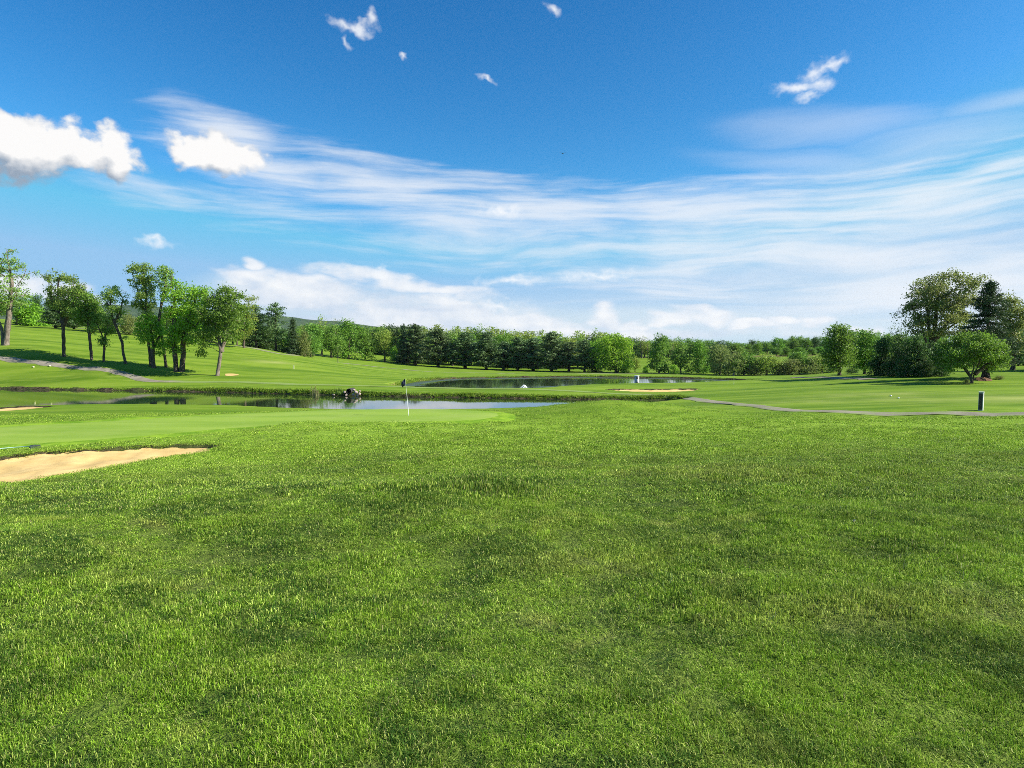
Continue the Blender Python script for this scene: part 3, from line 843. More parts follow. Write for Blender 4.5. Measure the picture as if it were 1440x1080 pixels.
def conifer(seed, Ht, Rmax, r0, prof, whorl=0.42, nb=6, rise=0.15, droop=0.0, cl=0.45, count=16, leaf=0.3, aspect=0.3, base=0.12, patch=1.0):
    rng = np.random.default_rng(seed)
    segs = []; cs = []; sp = []; cv = []
    zs = np.linspace(0, Ht, 14)
    lean = rng.normal(0, 0.01 * Ht, 2)
    def ax(z): return np.array([lean[0] * (z / Ht) ** 2, lean[1] * (z / Ht) ** 2, z])
    segs.append((np.array([ax(z) for z in zs]), r0 * (1 - zs / Ht * 0.93) * (1 + 0.5 * np.exp(-zs / 0.3))))
    z = base * Ht
    while z < Ht * 0.985:
        f = (z - base * Ht) / (Ht * (1 - base))
        L0 = Rmax * prof(f)
        a0 = rng.uniform(0, 6.28)
        for b in range(nb):
            if rng.random() < 0.10: continue
            az = a0 + b * 6.283 / nb + rng.normal(0, 0.28)
            L = L0 * rng.uniform(0.62, 1.12)
            if L < 0.12: continue
            zz = z + rng.uniform(-0.4, 0.4) * whorl
            o = ax(min(max(zz, 0.1), Ht)); m = max(3, int(L / 0.4) + 1)
            t = np.linspace(0, 1, m + 1)
            pts = o + np.stack([np.cos(az) * L * t, np.sin(az) * L * t, L * (rise * t - droop * t ** 1.5 + (0.12 * t ** 3 if droop else 0.10 * t * t))], -1)
            segs.append((pts, np.maximum(0.035 * L / 2 * (1 - t * .8), 0.012)))
            for tt in np.arange(0.28 if L > 1 else 0.1, 1.05, cl * 0.72 / max(L, cl)):
                q = o + np.array([np.cos(az) * L * tt, np.sin(az) * L * tt, L * (rise * tt - droop * tt ** 1.5 + 0.10 * tt * tt)])
                wd = cl * (0.55 + 0.65 * math.sin(min(1, tt) * 2.6))
                cs.append(q + np.array([0, 0, 0.06])); sp.append([wd, wd, cl * 0.36]); cv.append(rng.normal(0, 0.16) + (0.10 * (tt - 0.6)))
        z += whorl * (0.8 + 0.4 * rng.random()) * (1.0 - 0.35 * f)
    cs.append(ax(Ht)); sp.append([.12, .12, .25]); cv.append(0)
    tv, tq = tubes(segs, 5)
    lv, lq, tint = leaves(rng, np.array(cs), np.array(sp), count, leaf, aspect, 0.9, np.array(cv))
    return tv, tq, lv, lq, tint

def plant(kind, geo, loc, bark, leafm, label, cat="tree", group=None, crown="crown"):
    tv, tq, lv, lq, tint = geo
    r = empty(kind, loc); tag(r, label, cat, group)
    link(bpy.data.objects.new("trunk", mesh_np("trunk", tv, tq, M[bark], True)), r)
    cm = mesh_np(crown, lv, lq, M[leafm]); fattr(cm, "var", 'FACE', tint)
    link(bpy.data.objects.new(crown, cm), r)
    return r

def copy_tree(o):
    c = o.copy(); COL.objects.link(c)
    for ch in list(o.children):
        d = ch.copy(); COL.objects.link(d); d.parent = c
    return c

def traced(kind, seed, base, D, stems, lobes, leafm, bark, label, nclump=70, cr=0.75, count=60, leaf=0.26, r0=0.22, depth=0.9, group=None, up=0.5, cat="tree"):
    """a tree whose limbs and foliage masses follow the photograph: pixel offsets become metres at its distance"""
    x, y, z = hit(*base, D)
    s = y / F
    rng = np.random.default_rng(seed + 500)
    bx, by = base
    xs = [l[0] for l in lobes]
    half = (max(xs) - min(xs)) * s * 0.5 + 0.6
    L3 = []
    for (lx, ly, rx, rz) in lobes:
        off = rng.uniform(-1, 1) * half * 0.55 * depth
        L3.append(((lx - bx) * s, off, (by - ly) * s, rx * s, max(rx, rz) * s * depth, rz * s))
        if depth > 0.5:
            L3.append(((lx - bx) * s * 0.8, -off, (by - ly) * s - 0.1 * rz * s, rx * s * 0.9, max(rx, rz) * s * depth, rz * s * 0.85))
    S3 = []
    for st in stems:
        S3.append([((px - bx) * s, (rng.uniform(-.25, .25) if i else 0.0), (by - py) * s - (0.25 if py >= by else 0)) for i, (px, py) in enumerate(st)])
    geo = grow(seed, S3, L3, nclump, cr, count, leaf, r0, up)
    return plant(kind, geo, (x, y, z), bark, leafm, label, cat, group)

# --- the open grove on the left hillside
traced("locust_tree", 1, (8, 485), 109, [[(8, 486), (13, 455), (17, 425), (21, 398), (16, 372), (13, 350)], [(5, 486), (2, 462), (-8, 438), (-14, 415)], [(19, 412), (34, 392), (40, 382)]],
       [(12, 351, 7, 7), (12, 366, 18, 9), (30, 378, 13, 7), (0, 377, 14, 10), (18, 392, 18, 9), (39, 383, 6, 4), (16, 412, 24, 10), (34, 408, 8, 6), (0, 428, 18, 12), (22, 425, 18, 10), (-18, 415, 12, 14), (-15, 440, 12, 9)],
       'leaf_locust', 'bark_grey', "tall forked locust tree at the left edge with thin feathery crown", 115, 0.66, 56, 0.25, 0.42)
traced("locust_tree", 2, (90, 501), 102, [[(90, 502), (91, 475), (90, 452), (84, 428), (86, 405), (88, 388)], [(90, 455), (104, 432), (108, 408)], [(90, 448), (77, 425), (72, 400), (70, 385)]],
       [(88, 390, 15, 6), (108, 396, 12, 7), (76, 392, 7, 5), (80, 408, 12, 9), (100, 412, 18, 10), (120, 408, 12, 9), (96, 428, 20, 9), (113, 436, 15, 9), (76, 425, 10, 7), (92, 442, 14, 6)],
       'leaf_locust', 'bark_dark', "locust tree with thick dark trunk and wide thin crown, second from the left edge", 115, 0.66, 60, 0.25, 0.36)
traced("locust_tree", 3, (128, 506), 101, [[(129, 507), (127, 480), (126, 455), (124, 432), (120, 414)], [(126, 458), (136, 438), (138, 424)]],
       [(120, 411, 9, 6), (123, 422, 16, 8), (134, 428, 11, 9), (113, 434, 11, 9), (128, 438, 17, 8), (141, 441, 8, 8), (120, 450, 13, 7), (135, 455, 10, 6), (127, 465, 8, 5)],
       'leaf_mid', 'bark_dark', "bushy dark green tree on a straight slim trunk beside the thick-trunked locust", 100, 0.66, 68, 0.25, 0.20)
traced("slim_tree", 4, (145, 508), 100, [[(145, 509), (146, 490), (148, 472), (152, 458), (150, 446)], [(147, 476), (140, 462), (136, 452)]],
       [(151, 450, 10, 6), (141, 462, 9, 6), (153, 466, 9, 6), (135, 452, 7, 5), (146, 478, 9, 6)],
       'leaf_mid', 'bark_dark', "short slim tree with small dark crown between the straight and the wavy trunk", 34, 0.55, 50, 0.24, 0.17)
traced("slim_tree", 5, (178, 511), 99, [[(178, 512), (173, 498), (171, 480), (167, 465), (161, 448), (158, 430), (160, 410)], [(163, 452), (172, 436), (175, 420)], [(159, 434), (150, 420), (145, 412)]],
       [(160, 407, 9, 4), (149, 412, 8, 4), (168, 414, 10, 4), (157, 421, 12, 5), (173, 423, 7, 4), (150, 430, 7, 4), (164, 436, 12, 5), (158, 446, 9, 4), (170, 452, 7, 4), (178, 474, 4, 3)],
       'leaf_locust', 'bark_dark', "small tree with a thin wavy trunk and sparse layered crown", 62, 0.54, 46, 0.23, 0.19)
traced("tall_locust_tree", 6, (212, 514), 103, [[(212, 515), (210, 480), (207, 450), (207, 420), (206, 395), (205, 378)], [(208, 440), (196, 410), (191, 388), (188, 378)]],
       [(200, 378, 12, 5), (208, 375, 10, 5), (190, 380, 9, 4), (206, 390, 14, 8), (196, 398, 10, 8), (213, 402, 9, 8), (205, 414, 15, 9), (198, 428, 10, 7), (213, 428, 9, 7), (206, 440, 10, 6)],
       'leaf_locust', 'bark_dark', "tall narrow dark locust tree rising behind the small bright tree", 105, 0.6, 56, 0.24, 0.22)
traced("tall_locust_tree", 7, (234, 516), 103, [[(234, 517), (229, 480), (226, 450), (229, 425), (235, 400), (238, 380)], [(230, 425), (243, 405), (247, 386)]],
       [(238, 378, 10, 4), (228, 380, 8, 4), (246, 384, 6, 4), (236, 389, 11, 6), (243, 398, 8, 5), (228, 398, 9, 6), (237, 408, 9, 5), (226, 414, 6, 5)],
       'leaf_locust', 'bark_dark', "tall thin locust tree with bare stem and pale open top beside the narrow one", 46, 0.52, 38, 0.24, 0.20)
traced("bright_tree", 8, (216, 517), 97, [[(216, 518), (216, 500), (217, 485), (214, 470), (212, 458)], [(217, 488), (226, 474), (230, 464)]],
       [(214, 448, 13, 7), (204, 460, 10, 8), (220, 458, 14, 9), (210, 473, 14, 9), (228, 470, 12, 9), (233, 482, 9, 7), (203, 480, 7, 5), (220, 485, 11, 6), (224, 496, 8, 4)],
       'leaf_bright', 'bark_dark', "small low tree with bright yellow-green leaves in front of the tall locusts", 80, 0.55, 58, 0.25, 0.28, up=0.8)
traced("maple_tree", 9, (250, 522), 96, [[(248, 523), (247, 500), (245, 470), (247, 440), (250, 412)], [(255, 523), (257, 498), (258, 475), (268, 450), (276, 425)], [(245, 475), (236, 455), (234, 440)], [(258, 480), (276, 462), (284, 445)]],
       [(252, 400, 12, 6), (262, 408, 15, 8), (282, 412, 14, 8), (272, 420, 16, 9), (250, 420, 13, 10), (294, 424, 10, 8), (262, 438, 18, 10), (283, 438, 15, 10), (243, 440, 9, 9), (268, 456, 18, 10), (286, 462, 12, 8), (248, 468, 12, 8), (262, 475, 15, 7), (240, 482, 9, 8), (277, 482, 9, 6), (246, 492, 10, 5)],
       'leaf_bright', 'bark_dark', "big bright green maple with several dark stems left of the round-crowned tree", 185, 0.74, 66, 0.26, 0.36, up=0.8)
traced("round_tree", 10, (305, 528), 94, [[(305, 529), (308, 510), (312, 492), (308, 476), (304, 462), (306, 440)], [(312, 494), (317, 478), (319, 455), (324, 432)]],
       [(320, 410, 17, 6), (306, 420, 14, 9), (334, 420, 13, 9), (318, 430, 20, 11), (344, 436, 10, 10), (299, 440, 13, 11), (322, 447, 20, 10), (340, 455, 13, 9), (304, 461, 16, 9), (290, 452, 10, 9), (288, 472, 13, 7), (318, 470, 13, 7), (333, 474, 10, 6), (281, 496, 7, 5), (300, 484, 10, 4)],
       'leaf_mid', 'bark_grey', "round-crowned green tree on a pale leaning forked trunk, lowest and rightmost of the hillside grove", 180, 0.72, 68, 0.26, 0.26)
traced("yellow_green_tree", 11, (343, 489), 128, [[(343, 490), (344, 465), (347, 440), (352, 424)]],
       [(353, 420, 9, 3), (350, 431, 10, 5), (343, 442, 10, 7), (352, 446, 10, 7), (338, 456, 10, 8), (350, 462, 12, 8), (340, 472, 12, 8)],
       'leaf_yellow', 'bark_dark', "yellow-green tree with thin top standing between the round tree and the two pines", 70, 0.75, 45, 0.3, 0.22)

# --- bushes and pines behind the left hill
def shrub_geo(seed, w, h, nclump=60, cr=0.8, count=55, leaf=0.3, r0=0.18, lift=0.12, stems=3):
    rng = np.random.default_rng(seed)
    L = []
    for i in range(9):
        a = rng.uniform(0, 6.28); r = rng.uniform(0.2, 0.62) * w
        zc = h * rng.uniform(lift + 0.18, 0.78)
        k = math.sqrt(max(0.15, 1 - ((zc / h - 0.42) / 0.62) ** 2))
        L.append((math.cos(a) * r * k, math.sin(a) * r * k, zc, w * rng.uniform(.34, .5) * k + .1, w * rng.uniform(.34, .5) * k + .1, h * rng.uniform(.15, .24)))
    if lift < 0.03:
        for i in range(6):
            a = i * 1.05 + rng.uniform(-.3, .3); L.append((math.cos(a) * w * .6, math.sin(a) * w * .6, h * .14, w * .38, w * .38, h * .15))
    L.append((0, 0, h * .8, w * .35, w * .35, h * .2)); L.append((0, 0, h * .5, w * .6, w * .6, h * .3))
    S = []
    for i in range(stems):
        a = rng.uniform(0, 6.28); d = 0.12 * w * (stems > 1)
        S.append([(math.cos(a) * d * .3, math.sin(a) * d * .3, -0.2), (math.cos(a) * d, math.sin(a) * d, h * .3), (math.cos(a) * d * 2, math.sin(a) * d * 2, h * .62)])
    return grow(seed, S, L, nclump, cr, count, leaf, r0, 0.6)

def ztop(py, px, D): return W(px, py, D)[2]

def fit(root_geo_h, root_geo_w, px, base_py, top_py, halfw, D):
    x, y, z = hit(px, base_py, D)
    h = max(0.5, ztop(top_py, px, y) - z)
    return (x, y, z), (halfw * y / F) / root_geo_w, h / root_geo_h

class Proto:
    def __init__(s, kind, geo, h, w, bark, leafm):
        s.kind, s.geo, s.h, s.w, s.bark, s.leafm, s.first = kind, geo, h, w, bark, leafm, None
    def at(s, loc, sx, sz, label, group=None, rz=0.0, cat="tree"):
        if s.first is None:
            s.first = plant(s.kind, s.geo, loc, s.bark, s.leafm, label, cat, group); o = s.first
        else:
            o = copy_tree(s.first)
        o.location = loc; o.scale = (sx, sx, sz); o.rotation_euler = (0, 0, rz)
        o["label"] = label; o["category"] = cat
        if group: o["group"] = group
        elif "group" in o: del o["group"]
        return o
    def px(s, px, base_py, top_py, halfw, D, label, group=None, rz=None, cat="tree"):
        loc, sx, sz = fit(s.h, s.w, px, base_py, top_py, halfw, D)
        return s.at(loc, sx, sz, label, group, rnd.uniform(0, 6.28) if rz is None else rz, cat)
    def behind(s, px, D, top_py, halfw, label, group=None, cat="tree"):
        x = W(px, 480, D)[0]; z = gz(x, D)
        h = max(2.0, ztop(top_py, px, D) - z)
        return s.at((x, D, z - 0.1), halfw * D / F / s.w, h / s.h, label, group, rnd.uniform(0, 6.28), cat)

pine_prof = lambda f: (0.55 + 0.45 * min(1, f / 0.18)) * (1 - f) ** 0.62 * (1 + 0.12 * math.sin(f * 23)) + 0.03
spruce_prof = lambda f: (1 - f) ** 0.85 + 0.02
PINES = [Proto("pine_tree", conifer(100 + i, 8.0, 3.1, 0.19, pine_prof, 0.55, 6, 0.18, 0, 0.55, 22, 0.40, 0.36, 0.045 + 0.02 * i), 8.0, 2.75, 'bark_pine', 'needle') for i in range(4)]
WPINE = [Proto("white_pine_tree", conifer(110 + i, 9.0, 3.2, 0.22, lambda f: (0.45 + 0.55 * min(1, f / 0.3)) * (1 - f) ** 0.5 * (1 + 0.25 * math.sin(f * 31 + i)) + 0.03, 0.85, 5, 0.22, 0, 0.62, 20, 0.38, 0.34, 0.22), 9.0, 3.0, 'bark_pine', 'needle') for i in range(2)]
SPRUCE = Proto("spruce_tree", conifer(120, 8.0, 2.0, 0.16, spruce_prof, 0.42, 7, -0.05, 0.25, 0.42, 16, 0.3, 0.32, 0.05), 8.0, 1.9, 'bark_pine', 'needle_blue')
def broad(kind, seed, h, w, leafm, bark='bark_dark', **k): return Proto(kind, shrub_geo(seed, w, h, **k), h, w, bark, leafm)
B_MID = [broad("leafy_tree", 200 + i, 8, 3.0, 'leaf_mid', nclump=95, cr=0.85, count=38, leaf=0.34, r0=0.2, stems=1, lift=0.05 + .05 * i) for i in range(3)]
B_LUSH = [broad("lush_tree", 210 + i, 8, 3.2, 'leaf_lush', nclump=110, cr=0.85, count=40, leaf=0.34, r0=0.22, stems=2, lift=0.02) for i in range(2)]
B_YEL = [broad("pale_green_tree", 220 + i, 8, 2.8, 'leaf_yellow', nclump=85, cr=0.8, count=34, leaf=0.34, r0=0.2, stems=1, lift=0.1) for i in range(3)]
B_OLI = [broad("thicket_bush", 230 + i, 5, 3.2, 'leaf_olive', nclump=80, cr=0.8, count=36, leaf=0.30, r0=0.12, stems=4, lift=0.0) for i in range(3)]
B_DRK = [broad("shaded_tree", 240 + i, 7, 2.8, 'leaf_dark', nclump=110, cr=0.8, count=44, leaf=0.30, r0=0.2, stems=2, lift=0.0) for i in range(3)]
BARE = [Proto("thin_tree", shrub_geo(250 + i, 2.2, 8, 70, 0.7, 9, 0.26, 0.16, 0.2, 2), 8, 2.2, 'bark_grey', 'leaf_yellow') for i in range(2)]
B_BRT = [broad("bright_bush", 260 + i, 4, 3.0, 'leaf_bright', nclump=80, cr=0.7, count=42, leaf=0.28, r0=0.12, stems=3, lift=0.0) for i in range(2)]

B_BRT[0].px(48, 458, 424, 24, 150, "bright green bush on the hill crest, seen just right of the forked locust", cat="bush")
B_BRT[1].px(64, 458, 440, 14, 149, "low bright green bush at the right foot of the crest bush", cat="bush")
B_MID[0].px(24, 457, 412, 22, 156, "mid green tree on the hill crest behind the forked locust at the left edge")
B_MID[1].px(-14, 456, 405, 26, 158, "leafy tree on the hill crest cut by the left edge of the view")
B_DRK[0].px(55, 457, 412, 12, 165, "dark thin tree rising above the bright bush on the hill crest")
PINES[0].px(78, 462, 418, 20, 152, "dark pine on the hill crest behind the thick-trunked locust's left side")
PINES[1].px(104, 463, 424, 20, 153, "dark pine on the hill crest behind the thick-trunked locust's right side")
PINES[2].px(134, 466, 428, 18, 154, "dark pine on the hill crest behind the bushy straight-trunked tree")
B_DRK[1].px(152, 468, 440, 13, 150, "dark rounded bush on the hill crest behind the short slim tree", cat="bush")
B_OLI[0].px(182, 470, 439, 18, 149, "olive bush on the hill crest right of the wavy trunk", cat="bush")
B_OLI[1].px(204, 470, 444, 16, 150, "olive bush on the hill crest behind the tall narrow locust", cat="bush")
B_MID[2].px(240, 476, 430, 18, 150, "mid green tree on the crest behind the tall thin locust's stem")
B_DRK[2].px(274, 479, 424, 22, 152, "dark tree on the crest hidden behind the bright maple")
SPRUCE.px(289, 480, 404, 10, 156, "dark spruce tip showing above the bright maple's crown")
B_MID[0].px(316, 483, 432, 20, 148, "mid green tree hidden behind the round-crowned tree")
WPINE[0].px(360, 488, 429, 24, 131, "dark white pine with open layered limbs, left of the pair beside the hill path")
WPINE[1].px(388, 493, 426, 24, 128, "dark white pine with a flat irregular top, right of the pair beside the hill path", rz=2.2)
SPRUCE.px(412, 495, 447, 13, 134, "small dark spruce just right of the two white pines")
B_OLI[2].px(428, 498, 458, 13, 140, "olive round bush next to the small dark spruce", cat="bush")

# --- deciduous trees left of the pine row
B_MID[1].px(441, 500, 452, 20, 243, "mid green tree behind the olive bush at the wood's left end")
BARE[0].px(452, 500, 440, 16, 256, "half bare grey-twigged tree poking above the wood's left end")
BARE[1].px(470, 500, 444, 13, 259, "second half bare tree poking above the wood, right of the taller one")
B_MID[2].px(466, 503, 455, 22, 243, "broad mid green tree above the tan field gap")
B_LUSH[0].px(490, 505, 448, 24, 246, "tall lush green tree in the wood behind the thin sapling")
B_MID[0].px(514, 507, 460, 20, 243, "mid green tree between the tall lush tree and the olive round one")
B_YEL[0].px(541, 509, 459, 19, 240, "olive-green round tree with forked dark stem left of the pine row")
B_BRT[0].px(557, 507, 484, 9, 238, "small yellow-green bush right of the olive-green round tree", cat="bush")
traced("sapling", 30, (475, 512), 185, [[(475, 513), (475, 500), (475, 490)]], [(475, 490, 6, 5), (474, 497, 7, 4)], 'leaf_mid', 'bark_grey', "thin sapling standing alone beside the hill path in front of the wood", 14, 0.6, 22, 0.34, 0.08, cat="sapling")

# --- pine row behind the upper pond
ords = ["first", "second", "third", "fourth", "fifth", "sixth", "seventh", "eighth", "ninth", "tenth", "eleventh", "twelfth"]
row = [(584, 513, 458, 22), (616, 516, 466, 24), (634, 513, 470, 18), (654, 518, 469, 24), (684, 520, 470, 23), (708, 520, 476, 18), (728, 521, 474, 20), (750, 521, 474, 22), (776, 522, 472, 22), (800, 522, 478, 20), (822, 523, 482, 18)]
for i, (px, by, ty, hw) in enumerate(row):
    PINES[(i * 3 + i // 2) % 4].px(px, by, ty + (0, -2, 5, 0, -1, 6, 2, 3, -3, 4, -2)[i], hw * (1.2, 1.15, 1.1, 1.25, 1.1, 1.2, 1.05, 1.25, 1.15, 1.2, 1.2)[i], 226 - 9 * (i > 3), "dark pine, %s from the left in the row behind the upper pond" % ords[i], "pines in the row behind the upper pond")
SPRUCE.px(568, 511, 456, 14, 259, "dark pointed spruce rising behind the left end of the pine row")
SPRUCE.px(838, 523, 492, 12, 208, "low dark spruce between the pine row and the big round bright tree")
# --- trees right of the pine row
traced("big_round_tree", 31, (866, 524), 205, [[(866, 525), (866, 505), (864, 485)], [(868, 525), (874, 505), (878, 490)]],
       [(862, 476, 16, 8), (848, 484, 14, 10), (874, 484, 14, 10), (840, 498, 8, 11), (860, 496, 18, 12), (880, 500, 10, 11), (848, 511, 15, 9), (870, 511, 17, 9), (885, 512, 7, 7)],
       'leaf_bright', 'bark_dark', "big round bright green tree reaching to the ground at the pond's far shore", 190, 1.35, 50, 0.5, 0.42)
B_YEL[1].px(893, 523, 500, 9, 204, "small yellow-green tree just right of the big round one")
B_BRT[1].px(878, 524, 510, 8, 202, "small bright bush at the foot of the big round tree", cat="bush")
B_BRT[0].px(908, 524, 512, 5, 201, "tiny bright bush on the slope between the yellow-green tree and the column tree", cat="bush")
traced("column_tree", 32, (927, 525), 200, [[(927, 526), (927, 505), (928, 482)]],
       [(928, 476, 9, 6), (929, 486, 13, 8), (926, 497, 13, 9), (921, 506, 9, 6), (927, 513, 14, 8), (934, 519, 9, 4)],
       'leaf_mid', 'bark_dark', "narrow column-shaped tree standing alone on the slope by the far shore", 110, 1.15, 48, 0.46, 0.3)
B_MID[2].px(957, 525, 480, 17, 206, "mid green tree, left and darker of the pair by the far shore")
B_LUSH[1].px(982, 525, 477, 18, 204, "lush bright tree, right of the pair by the far shore")
B_BRT[1].px(948, 526, 512, 8, 201, "small bush at the foot of the darker of the shore pair", cat="bush")

# --- wood behind
def wood(n, x0, x1, d0, d1, topf, hw, protos, label, group, seed):
    r = random.Random(seed)
    for i in range(n):
        px = x0 + (x1 - x0) * (i + r.uniform(0.1, 0.9)) / n
        D = r.uniform(d0, d1)
        p = protos[r.randrange(len(protos))]
        p.behind(px, D, topf(px) + r.uniform(-3, 5), hw * r.uniform(0.8, 1.25), label, group)
tl = lambda x: np.interp(x, [430, 560, 640, 720, 800, 860, 900, 1000, 1060], [462, 458, 459, 462, 467, 468, 473, 476, 480])
wood(30, 566, 860, 262, 290, lambda x: tl(x) - 1, 16, B_YEL + B_YEL[:2] + B_MID[:1], "pale green deciduous tree in the wood rising behind the pine row", "pale trees rising behind the pine row", 3)
wood(20, 570, 850, 236, 252, lambda x: tl(x) + 8, 17, B_MID + B_LUSH + B_YEL[:1], "mid green tree squeezed in directly behind the pine row", "trees directly behind the pine row", 4)
wood(24, 420, 570, 276, 308, lambda x: 458, 19, B_MID + B_DRK[:1], "green tree in the wood's second rank left of the pine row", "second rank trees left of the pine row", 5)
wood(24, 858, 1046, 302, 335, lambda x: tl(x) + 2, 14, B_DRK[:2] + B_MID + B_MID, "dark green tree on the skyline at the top of the sloping fairway gap", "skyline trees above the fairway gap", 6)
for px, ty in ((903, 470), (945, 474), (912, 473), (958, 475)):
    BARE[0 if px % 2 else 1].behind(px, 300, ty, 10, "half bare thin tree poking above the skyline trees of the fairway gap", "half bare skyline trees")
wood(16, 325, 440, 172, 195, lambda x: np.interp(x, [325, 440], [446, 466]), 16, B_DRK + B_MID, "dark tree of the wood seen between and behind the two white pines", "trees behind the white pines", 7)

# --- thicket and ridge line on the right
th = [(1004, 523, 486, 13), (1012, 527, 478, 15), (1032, 528, 488, 17), (1046, 528, 497, 16), (1062, 528, 499, 18), (1078, 528, 498, 17), (1094, 527, 500, 16), (1110, 527, 502, 17), (1124, 526, 496, 17), (1140, 526, 499, 16), (1156, 524, 497, 17), (1170, 523, 504, 12)]
for i, (px, by, ty, hw) in enumerate(th):
    (B_DRK[1], B_OLI[0], B_OLI[1], B_MID[0], B_OLI[2], B_YEL[0], B_OLI[1], B_OLI[0], B_MID[1], B_OLI[2], B_YEL[2], B_OLI[0])[i].px(px, by, ty + (-5, 2, 4, -2, 3, -3, 5, 0, -4, 3, -2, 2)[i], hw * 1.2, 190 - (i % 2) * 5, "olive-green bush in the dense thicket along the far bank between shore pair and right-hand trees", "thicket bushes along the far bank", cat="bush")
wood(28, 1030, 1200, 332, 362, lambda x: np.interp(x, [1030, 1060, 1110, 1200], [483, 478, 474, 474]), 10, B_MID + B_LUSH + B_DRK[:1], "small far-off green tree on the ridge above the thicket", "far ridge trees above the thicket", 8)
wood(7, 1085, 1190, 300, 318, lambda x: 489, 9, B_MID + B_LUSH, "far-off round tree in the bare field below the ridge trees", "far trees in the bare field", 9)
wood(14, 1190, 1330, 250, 290, lambda x: 468, 14, B_LUSH + B_MID, "far bright tree glimpsed behind the dark trees of the right cluster", "far trees behind the right cluster", 10)

# --- right cluster
traced("leafy_tree", 40, (1181, 523), 108, [[(1181, 524), (1181, 500), (1180, 475), (1180, 458)]],
       [(1182, 456, 9, 6), (1172, 462, 8, 6), (1185, 468, 14, 9), (1172, 476, 12, 8), (1182, 486, 18, 10), (1168, 492, 10, 8), (1188, 500, 15, 9), (1172, 506, 12, 8)],
       'leaf_mid', 'bark_dark', "tall dark green tree with bright right edge at the left end of the right cluster", 130, 0.85, 62, 0.30, 0.26)
traced("leafy_tree", 41, (1216, 526), 104, [[(1216, 527), (1215, 505), (1214, 480)]],
       [(1215, 470, 9, 6), (1208, 478, 9, 7), (1220, 482, 12, 8), (1212, 494, 16, 9), (1226, 498, 11, 9), (1204, 504, 10, 8), (1218, 512, 15, 8)],
       'leaf_mid', 'bark_dark', "lower tree with lit right side, second from the left end of the right cluster", 125, 0.85, 62, 0.29, 0.24)
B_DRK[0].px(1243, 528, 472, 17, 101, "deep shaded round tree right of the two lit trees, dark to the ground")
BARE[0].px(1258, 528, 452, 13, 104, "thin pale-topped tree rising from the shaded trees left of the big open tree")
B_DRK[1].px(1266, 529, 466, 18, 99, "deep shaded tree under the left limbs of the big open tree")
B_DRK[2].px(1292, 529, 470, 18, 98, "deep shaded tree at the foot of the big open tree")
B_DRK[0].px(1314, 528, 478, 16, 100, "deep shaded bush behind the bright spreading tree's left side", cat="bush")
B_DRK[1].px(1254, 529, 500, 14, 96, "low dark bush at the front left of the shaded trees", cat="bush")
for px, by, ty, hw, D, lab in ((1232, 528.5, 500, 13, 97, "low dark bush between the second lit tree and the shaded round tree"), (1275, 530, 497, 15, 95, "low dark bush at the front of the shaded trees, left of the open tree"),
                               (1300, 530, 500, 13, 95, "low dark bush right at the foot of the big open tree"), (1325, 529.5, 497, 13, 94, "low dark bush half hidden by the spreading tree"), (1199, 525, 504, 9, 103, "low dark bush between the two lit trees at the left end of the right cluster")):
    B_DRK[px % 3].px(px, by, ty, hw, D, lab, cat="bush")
traced("open_tree", 42, (1309, 524), 97, [[(1309, 526), (1308, 505), (1309, 480), (1313, 455), (1316, 425), (1318, 400)], [(1308, 498), (1296, 470), (1288, 445), (1276, 428)], [(1310, 482), (1326, 460), (1338, 435), (1346, 412)], [(1309, 486), (1303, 455), (1300, 420)], [(1318, 470), (1345, 452), (1358, 440)]],
       [(1318, 392, 15, 7), (1302, 400, 12, 8), (1333, 402, 14, 9), (1350, 398, 12, 7), (1362, 404, 9, 7), (1318, 412, 20, 9), (1294, 416, 14, 8), (1342, 418, 16, 9), (1280, 430, 14, 7), (1305, 430, 18, 9), (1270, 440, 9, 5), (1328, 432, 20, 9), (1360, 424, 14, 10), (1290, 446, 16, 8), (1318, 450, 20, 9), (1350, 446, 18, 10), (1278, 456, 10, 6), (1302, 465, 18, 8), (1332, 466, 18, 8)],
       'leaf_olive', 'bark_dark', "big open-crowned olive tree with dark limbs showing, tallest on the right", 330, 0.78, 52, 0.26, 0.28)
traced("open_tree", 43, (1424, 520), 92, [[(1424, 522), (1422, 490), (1420, 460), (1418, 430)], [(1422, 480), (1434, 455), (1440, 435)]],
       [(1408, 420, 12, 8), (1420, 428, 14, 9), (1430, 442, 14, 10), (1410, 440, 14, 10), (1425, 458, 16, 10), (1412, 470, 15, 9), (1432, 478, 12, 9), (1420, 490, 14, 8)],
       'leaf_olive', 'bark_dark', "olive-green tree behind the spruce, near the right edge", 130, 0.7, 48, 0.27, 0.3)
sx, sy, sz = hit(1386, 532, 76)
plant("spruce_tree", conifer(44, ztop(398, 1386, sy) - sz, 3.9, 0.34, lambda f: (0.55 + .45 * min(1, f / .2)) * (1 - f) ** 0.72 * (1 + 0.14 * math.sin(f * 27)) + 0.02, 0.42, 7, 0.06, 0.22, 0.52, 34, 0.26, 0.34, 0.15), (sx, sy, sz), 'bark_pine', 'needle_blue',
      "tall dark spruce with thick trunk behind the bright spreading tree")
